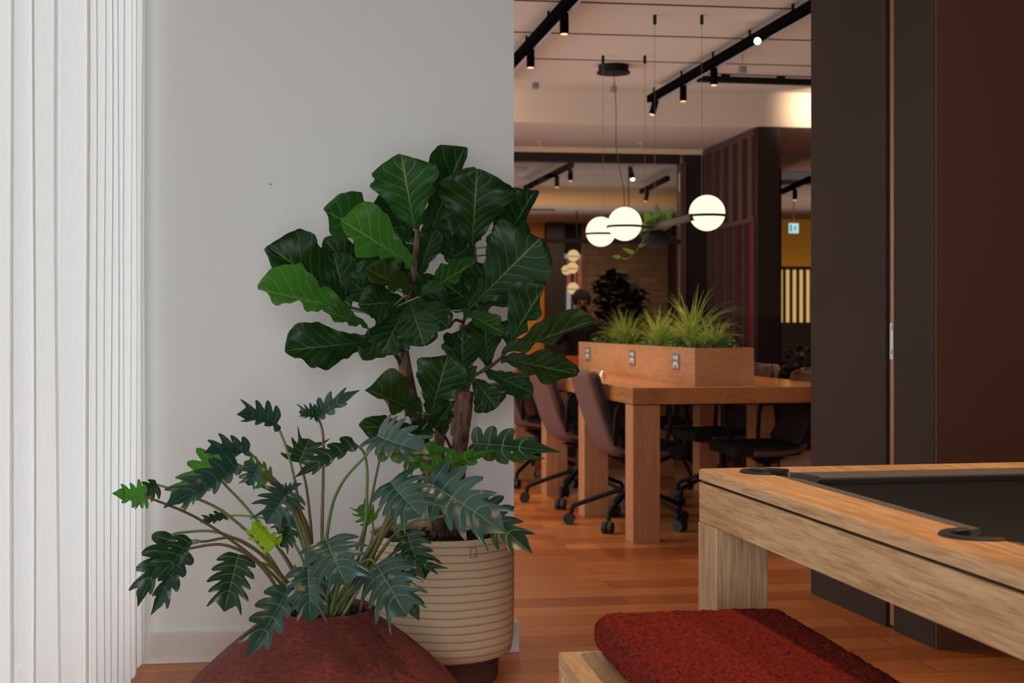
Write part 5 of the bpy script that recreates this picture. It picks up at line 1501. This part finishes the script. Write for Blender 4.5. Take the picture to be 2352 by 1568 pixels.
def bushy(loc, seed, label, sx=0.12, sy=0.16, h=0.07, n=420):
    rnd = random.Random(seed)
    t = thing('ground_cover_plant', loc, label, 'plant', TD, 'low leafy plants in the desk planter')
    b = NB()
    for i in range(n):
        a = rnd.uniform(0, 2 * PI); r = math.sqrt(rnd.random())
        x, y = r * math.cos(a) * sx, r * math.sin(a) * sy
        z = h * (1 - r * r * 0.7) * rnd.uniform(0.3, 1.1)
        s = rnd.uniform(0.005, 0.010)
        nrm_ = Vector((rnd.uniform(-1, 1), rnd.uniform(-1, 1), rnd.uniform(0.2, 1))).normalized()
        u = nrm_.orthogonal().normalized(); v = nrm_.cross(u)
        c = Vector((x, y, z))
        b.faces.new([b.verts.new(c + u * s * ca + v * s * sa * 0.8) for ca, sa in ((1, 0), (.5, .8), (-.5, .8), (-1, 0), (-.5, -.8), (.5, -.8))])
    for i in range(40):
        a = rnd.uniform(0, 2 * PI); r = math.sqrt(rnd.random())
        x, y = r * math.cos(a) * sx * .8, r * math.sin(a) * sy * .8
        cyl(b, (x * .6, y * .6, -0.01), (x, y, h * (1 - r * r * .7)), 0.0012, n=4, caps=False)
    o = obj('foliage', b, M['bushy'], t); o['kind'] = 'stuff'


bushy(pw(0.20, 0.16, 0.16), 1, 'low bushy ground cover in the planter corner nearest the pool table', 0.10, 0.13, 0.085)
bushy(pw(0.13, 0.62, 0.16), 2, 'low bushy ground cover between the tall spider plants', 0.11, 0.17, 0.075)
bushy(pw(0.14, 1.15, 0.16), 3, 'low bushy ground cover under the middle spider plants', 0.11, 0.20, 0.065)
bushy(pw(0.13, 1.75, 0.16), 4, 'low bushy ground cover left of the planter middle', 0.11, 0.22, 0.065)
bushy(pw(0.13, 2.24, 0.16), 5, 'low bushy ground cover spilling at the far end of the planter', 0.11, 0.15, 0.07)

# tent card
tc_ = on_plane(1384, 869, 0.752)
t = thing('tent_card', tc_ + Vector((0, 0, 0.752)), 'small white folded tent card on the desk in front of the planter', 'card', TD)
b = NB()
for (a, c) in ((-0.018, 0.0), (0.018, 0.0)):
    v1 = [b.verts.new((a, y, 0.001)) for y in (-0.02, 0.03)]; v2 = [b.verts.new((c, y, 0.045)) for y in (-0.02, 0.03)]
    b.faces.new((v1[0], v1[1], v2[1], v2[0]))
o = obj('card_sheet', b, mat('card_white', (232, 228, 222), 0.7), t)
md = o.modifiers.new('thick', 'SOLIDIFY'); md.thickness = 0.001

# ------------------------------------------------------------------ task chairs
M['mauve'] = mat('mauve_upholstery', (106, 74, 68), 0.75, bump=(300, 0.2, 0.001, (1, 1, 1)))
M['blackf'] = mat('black_fabric', (26, 24, 24), 0.9, bump=(400, 0.2, 0.001, (1, 1, 1)))
M['pad'] = mat('shaded_mauve_pad', (62, 42, 39), 0.9)  # the mauve darkened: shade on the pad is put into its colour
M['greyedge'] = mat('blue_grey_shell_edge', (70, 76, 80), 0.5)


def make_chair():
    t = thing('task_chair', (0, 0, 0), 'mauve backed task chair', 'chair')
    cl = [(-0.315, 0.812), (-0.278, 0.69), (-0.238, 0.57), (-0.195, 0.455), (-0.145, 0.388), (-0.06, 0.362), (0.08, 0.356), (0.22, 0.362)]
    pts = spline([(x, 0, z) for x, z in cl], 42)

    def shell(off0, off1, w0, w1, a, c, curve):
        b = NB(); rows = []
        n = len(pts)
        for i in range(int(a * (n - 1)), int(c * (n - 1)) + 1):
            p = pts[i]; d = (pts[min(i + 1, n - 1)] - pts[max(i - 1, 0)]).normalized()
            nr = Vector((d.z * -1, 0, d.x)) * -1
            nr = Vector((-d.z, 0, d.x))
            if nr.x < 0 and i < n / 2: nr = -nr
            if i >= n / 2 and nr.z < 0: nr = -nr
            tt = i / (n - 1)
            hw = (w0 + (w1 - w0) * tt)
            rnd_ = min(1, (i - a * (n - 1)) / 3.0 + 0.75)
            row = []
            m_ = 12
            for k in range(m_ + 1):
                v = (k / m_ * 2 - 1); y = v * hw * rnd_
                bow = curve * v * v
                row.append((p + nr * (off0 + bow) + Vector((0, y, 0)), p + nr * (off1 + bow) + Vector((0, y, 0))))
            rows.append(row)
        V = [[(b.verts.new(q[0]), b.verts.new(q[1])) for q in row] for row in rows]
        for i in range(len(V) - 1):
            for k in range(len(V[0]) - 1):
                for s in (0, 1): b.faces.new((V[i][k][s], V[i + 1][k][s], V[i + 1][k + 1][s], V[i][k + 1][s]))
        for i in range(len(V) - 1):
            for k in (0, -1): b.faces.new((V[i][k][0], V[i][k][1], V[i + 1][k][1], V[i + 1][k][0]))
        for i in (0, -1):
            for k in range(len(V[0]) - 1): b.faces.new((V[i][k][0], V[i][k + 1][0], V[i][k + 1][1], V[i][k][1]))
        return b
    obj('backrest', shell(0.0, 0.022, 0.205, 0.21, 0, 0.95, 0.028), M['mauve'], t, smooth=True)
    obj('shell_edge', shell(0.022, 0.030, 0.203, 0.208, 0.02, 0.62, 0.028), M['greyedge'], t, smooth=True)
    obj('back_pad', shell(0.030, 0.060, 0.195, 0.20, 0.03, 0.60, 0.028), M['pad'], t, smooth=True)
    b = NB(); box(b, -0.12, 0.26, -0.205, 0.205, 0.378, 0.440)
    obj('seat', b, M['blackf'], t, bevel=0.025, seg=3)
    for s in (-1, 1):
        b = NB()
        tube(b, spline([(-0.14, s * 0.20, 0.44), (-0.15, s * 0.235, 0.52), (-0.14, s * 0.25, 0.635), (-0.08, s * 0.25, 0.655), (0.10, s * 0.25, 0.655), (0.135, s * 0.25, 0.63), (0.14, s * 0.24, 0.54), (0.13, s * 0.20, 0.43)], 40), 0.011, 8)
        obj('armrest', b, M['black'], t, smooth=True)
    b = NB(); cyl(b, (0, 0, 0.19), (0, 0, 0.355), 0.020, n=16); cyl(b, (0, 0, 0.325), (0, 0, 0.355), 0.05, 0.10, n=16)
    obj('gas_column', b, M['black'], t)
    b = NB(); cyl(b, (0, 0, 0.16), (0, 0, 0.225), 0.045, 0.030, n=18); obj('hub', b, M['black'], t)
    for k in range(5):
        a = 2 * PI * k / 5 + 0.3
        d = Vector((math.cos(a), math.sin(a), 0))
        b = NB()
        tube(b, spline([d * 0.02 + Vector((0, 0, 0.195)), d * 0.12 + Vector((0, 0, 0.165)), d * 0.26 + Vector((0, 0, 0.115)), d * 0.305 + Vector((0, 0, 0.095)), d * 0.315 + Vector((0, 0, 0.062))], 20), 0.0125, 8)
        lg = obj('leg', b, M['black'], t, smooth=True)
        b = NB(); sd = Vector((-d.y, d.x, 0)); c = d * 0.325 + Vector((0, 0, 0.030))
        cyl(b, c - sd * 0.026, c - sd * 0.005, 0.0298, n=22); cyl(b, c + sd * 0.005, c + sd * 0.026, 0.0298, n=22); cyl(b, c - sd * 0.006, c + sd * 0.006, 0.012, n=10)
        obj('castor', b, M['blackp'], lg)
    return t


def copy_tree(o, parent=None):
    c = o.copy(); COL.objects.link(c); c.parent = parent
    for ch in o.children: copy_tree(ch, c)
    return c


def dkxy(x, y): return dw(x, y)


proto = make_chair()
spots = [(0.16, 0.60, 0.0, 'mauve backed task chair at the left edge of the desk, nearest its front corner'),
         (0.12, 1.56, 0.06, 'mauve backed task chair on the left of the desk, second from the desk corner'),
         (0.10, 2.60, -0.05, 'mauve backed task chair on the left of the desk, beside the white wall edge'),
         (DW - 0.17, 1.42, PI + 0.05, 'black seated task chair tucked under the far right of the desk, nearest the taupe wall'),
         (DW - 0.12, 2.40, PI - 0.06, 'mauve backed task chair seen above the desk right of the planter'),
         (DW - 0.25, 0.50, PI, 'task chair under the right side of the desk half hidden by the taupe wall')]
for i, (x, y, rz, lb) in enumerate(spots):
    o = proto if i == 0 else copy_tree(proto)
    o.location = dkxy(x, y) - Vector((0, 0, 0.0)); o.rotation_euler = (0, 0, TD + rz)
    o['label'] = lb; o['group'] = 'task chairs around the shared desk'; o['category'] = 'chair'

# low orange screen across the far end of the desk
t = thing('desk_screen', dw(0.50, 3.60, 0.753), 'low orange screen standing on the far end of the desk behind the planter', 'desk screen', TD)
b = NB(); box(b, 0, 0.50, 0, 0.03, 0.004, 0.068); obj('panel', b, mat('orange_upholstery', (206, 84, 36), 0.8), t, bevel=0.004)
for x in (0.06, 0.42):
    b = NB(); box(b, x, x + 0.03, -0.01, 0.04, 0, 0.005); obj('foot', b, M['black'], t)

# ------------------------------------------------------------------ far room contents
GG = 'far globe lamps behind the glass'
hang = thing('far_globe_pendant', P(1316, 470, 14.4), 'small cluster lamp of warm glowing globes hanging behind the glass', 'pendant lamp')
ho = hang.location
for (x, y, r) in ((1317, 587, 13.5), (1315, 615, 13), (1301, 620, 11), (1316, 662, 13.5)):
    Y = 14.4 if x > 1305 else 14.55
    c = P(x, y, Y) - ho
    b = NB(); sphere(b, c, r / F * Y, 24, 14); o = obj('opal_globe', b, M['globe2'], hang, smooth=True)
    b = NB(); cyl(b, c + Vector((0, 0, -0.014)), c + Vector((0, 0, -0.006)), r / F * Y * 1.02, n=28); obj('metal_band', b, M['black'], o)
b = NB(); cyl(b, P(1325, 470, 14.4) - ho + Vector((0, 0, -0.0)), P(1325, 690, 14.4) - ho, 0.006, n=6); cyl(b, P(1325, 470, 14.4) - ho, P(1325, 470, 14.4) - ho + Vector((0, 0, 0.0 + 0.01)), 0.05, n=12)
obj('rod', b, M['black'], hang)


def bushy_tree(name, loc, h, spread, n, seed, label, leafsize=0.10, m=None, cat='plant'):
    rnd = random.Random(seed)
    t = thing(name, loc, label, cat)
    b = NB(); lathe(b, [(0, 0), (0.12, 0), (0.16, 0.3), (0.15, 0.3), (0.14, 0.26), (0, 0.26)], 20); obj('pot', b, M['black'], t)
    b = NB(); tube(b, spline([(0, 0, 0.25), (0.03, 0, h * 0.5), (-0.02, 0, h * 0.85)], 10), 0.015, 6); obj('stem', b, M['trunk'], t)
    b = NB()
    for i in range(n):
        a = rnd.uniform(0, 2 * PI); r = spread * rnd.random() ** 0.6; z = rnd.uniform(0.42, 1.0) * h
        c = Vector((math.cos(a) * r, math.sin(a) * r * 0.6, z)); dv = Vector((math.cos(a), math.sin(a), rnd.uniform(-0.7, 0.6))).normalized()
        s = leafsize * rnd.uniform(0.6, 1.2); sd = dv.cross(Vector((rnd.uniform(-.4, .4), rnd.uniform(-.4, .4), 1))).normalized()
        vs = [b.verts.new(c + dv * s * u + sd * s * w) for u, w in ((-1, 0), (-0.3, 0.42), (0.4, 0.36), (1.1, 0), (0.4, -0.36), (-0.3, -0.42))]
        b.faces.new(vs)
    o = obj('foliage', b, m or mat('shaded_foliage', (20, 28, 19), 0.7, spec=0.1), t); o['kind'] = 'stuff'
    return t


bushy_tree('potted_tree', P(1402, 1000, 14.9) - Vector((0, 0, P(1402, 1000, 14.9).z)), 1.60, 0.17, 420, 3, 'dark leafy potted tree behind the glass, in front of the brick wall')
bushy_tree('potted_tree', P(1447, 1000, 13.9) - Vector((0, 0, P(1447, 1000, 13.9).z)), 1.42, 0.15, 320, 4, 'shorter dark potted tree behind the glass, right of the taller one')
bushy_tree('potted_plant', P(1812, 1000, 11.9) - Vector((0, 0, P(1812, 1000, 11.9).z)), 0.80, 0.17, 120, 5, 'dark leafy potted plant on the corridor floor beyond the desk', 0.05)
bushy_tree('potted_plant', P(1843, 1000, 12.2) - Vector((0, 0, P(1843, 1000, 12.2).z)), 0.86, 0.15, 90, 6, 'dark narrow potted plant beside the dark pillar in the corridor', 0.05)

# seated person behind the glass, holding a camera to the face
per = thing('person', Vector(((1336 - 1176) / F * 14.2, 14.2, 0)), 'person in dark clothes seated behind the glass raising a camera to the face', 'person')


def skin(name, verts, edges, radii, m, parent, root=0, sub=1):
    me = bpy.data.meshes.new(name); me.from_pydata([Vector(v) for v in verts], edges, [])
    o = bpy.data.objects.new(name, me); COL.objects.link(o); o.parent = parent
    me.materials.append(m)
    o.modifiers.new('skin', 'SKIN')
    for i, r in enumerate(radii):
        sv = me.skin_vertices[0].data[i]; sv.radius = (r, r) if not isinstance(r, tuple) else r; sv.use_root = (i == root)
    sm = o.modifiers.new('sub', 'SUBSURF'); sm.levels = sub; sm.render_levels = sub
    bpy.context.view_layer.update()
    dg = bpy.context.evaluated_depsgraph_get()
    m2 = bpy.data.meshes.new_from_object(o.evaluated_get(dg)); o.modifiers.clear(); o.data = m2
    for p in m2.polygons: p.use_smooth = True
    return o


skinm = mat('skin', (150, 108, 86), 0.6); darkc = mat('dark_clothes', (30, 28, 30), 0.9)
V = [(0, 0, 0.55), (0, 0, 0.75), (0, 0, 0.95), (0, 0, 1.06), (0, -0.01, 1.13), (0, -0.02, 1.20), (0, -0.02, 1.27), (0, -0.02, 1.335),
     (-0.17, 0, 1.04), (-0.25, -0.14, 0.86), (-0.09, -0.27, 1.12), (-0.065, -0.27, 1.18),
     (0.17, 0, 1.04), (0.25, -0.14, 0.86), (0.09, -0.27, 1.12), (0.065, -0.27, 1.18),
     (-0.10, -0.05, 0.52), (-0.14, -0.45, 0.52), (-0.14, -0.45, 0.08), (-0.14, -0.58, 0.04),
     (0.10, -0.05, 0.52), (0.14, -0.45, 0.52), (0.14, -0.45, 0.08), (0.14, -0.58, 0.04)]
E = [(0, 1), (1, 2), (2, 3), (3, 4), (4, 5), (5, 6), (6, 7), (3, 8), (8, 9), (9, 10), (10, 11), (3, 12), (12, 13), (13, 14), (14, 15), (0, 16), (16, 17), (17, 18), (18, 19), (0, 20), (20, 21), (21, 22), (22, 23)]
Rr = [(0.15, 0.11), (0.14, 0.10), (0.16, 0.11), (0.11, 0.08), 0.052, 0.07, 0.088, 0.06, 0.065, 0.045, 0.032, 0.03, 0.065, 0.045, 0.032, 0.03, 0.085, 0.07, 0.05, 0.045, 0.085, 0.07, 0.05, 0.045]
skin('body', V, E, Rr, skinm, per)
Vc = V[:4] + [V[8], V[9], V[10], V[12], V[13], V[14]]
skin('jacket', [(0, 0, 0.56), V[1], V[2], V[3], (0, 0, 1.09), V[8], V[9], (-0.11, -0.25, 1.09), V[12], V[13], (0.11, -0.25, 1.09)], [(0, 1), (1, 2), (2, 3), (3, 4), (3, 5), (5, 6), (6, 7), (3, 8), (8, 9), (9, 10)],
     [(0.17, 0.13), (0.16, 0.12), (0.18, 0.13), (0.13, 0.10), 0.07, 0.08, 0.06, 0.045, 0.08, 0.06, 0.045], darkc, per)
skin('trousers', [V[0], V[16], V[17], V[18], V[20], V[21], V[22]], [(0, 1), (1, 2), (2, 3), (0, 4), (4, 5), (5, 6)], [(0.17, 0.13), 0.10, 0.085, 0.065, 0.10, 0.085, 0.065], darkc, per)
b = NB(); sphere(b, (0, 0.005, 1.30), 0.098, 20, 12, z0=-0.5, sz=1.15, sy=1.05); obj('hair', b, mat('dark_hair', (24, 18, 16), 0.8), per, smooth=True)
b = NB()
for s in (-1, 1):
    sphere(b, (s * 0.032, -0.098, 1.275), 0.011, 10, 6); sphere(b, (s * 0.088, -0.02, 1.26), 0.02, 10, 6, sx=0.5)
tube(b, [(0, -0.10, 1.28), (0, -0.125, 1.245), (0, -0.105, 1.235)], 0.012, 6)
obj('face', b, skinm, per, smooth=True)
b = NB()
for s in (-1, 1):
    sphere(b, (s * 0.068, -0.275, 1.185), 0.033, 12, 8, sx=0.6, sz=1.2)
    for k in range(4):
        z = 1.165 + k * 0.018
        tube(b, [(s * 0.078, -0.285, z), (s * 0.068, -0.318 + 0.003 * abs(k - 1.5), z), (s * 0.042, -0.328, z), (s * 0.03, -0.318, z)], 0.008, 6)
    tube(b, [(s * 0.07, -0.265, 1.16), (s * 0.055, -0.25, 1.15), (s * 0.035, -0.25, 1.16)], 0.0095, 6)
obj('hands', b, skinm, per, smooth=True)
cm = thing('handheld_camera', per.location + Vector((0, -0.28, 1.20)), 'black camera held at the face by the person behind the glass', 'camera')
b = NB(); box(b, -0.055, 0.055, -0.02, 0.03, -0.035, 0.035); cyl(b, (0, -0.09, 0), (0, -0.02, 0), 0.032, n=20); obj('camera_body', b, M['black'], cm)
t = thing('stool', per.location, 'dark stool under the seated person behind the glass', 'stool')
b = NB(); cyl(b, (0, 0, 0.345), (0, 0, 0.38), 0.17, n=28); obj('seat', b, M['black'], t)
b = NB(); cyl(b, (0, 0, 0.01), (0, 0, 0.345), 0.03, n=14); cyl(b, (0, 0, 0), (0, 0, 0.02), 0.16, n=28); obj('leg', b, M['black'], t)
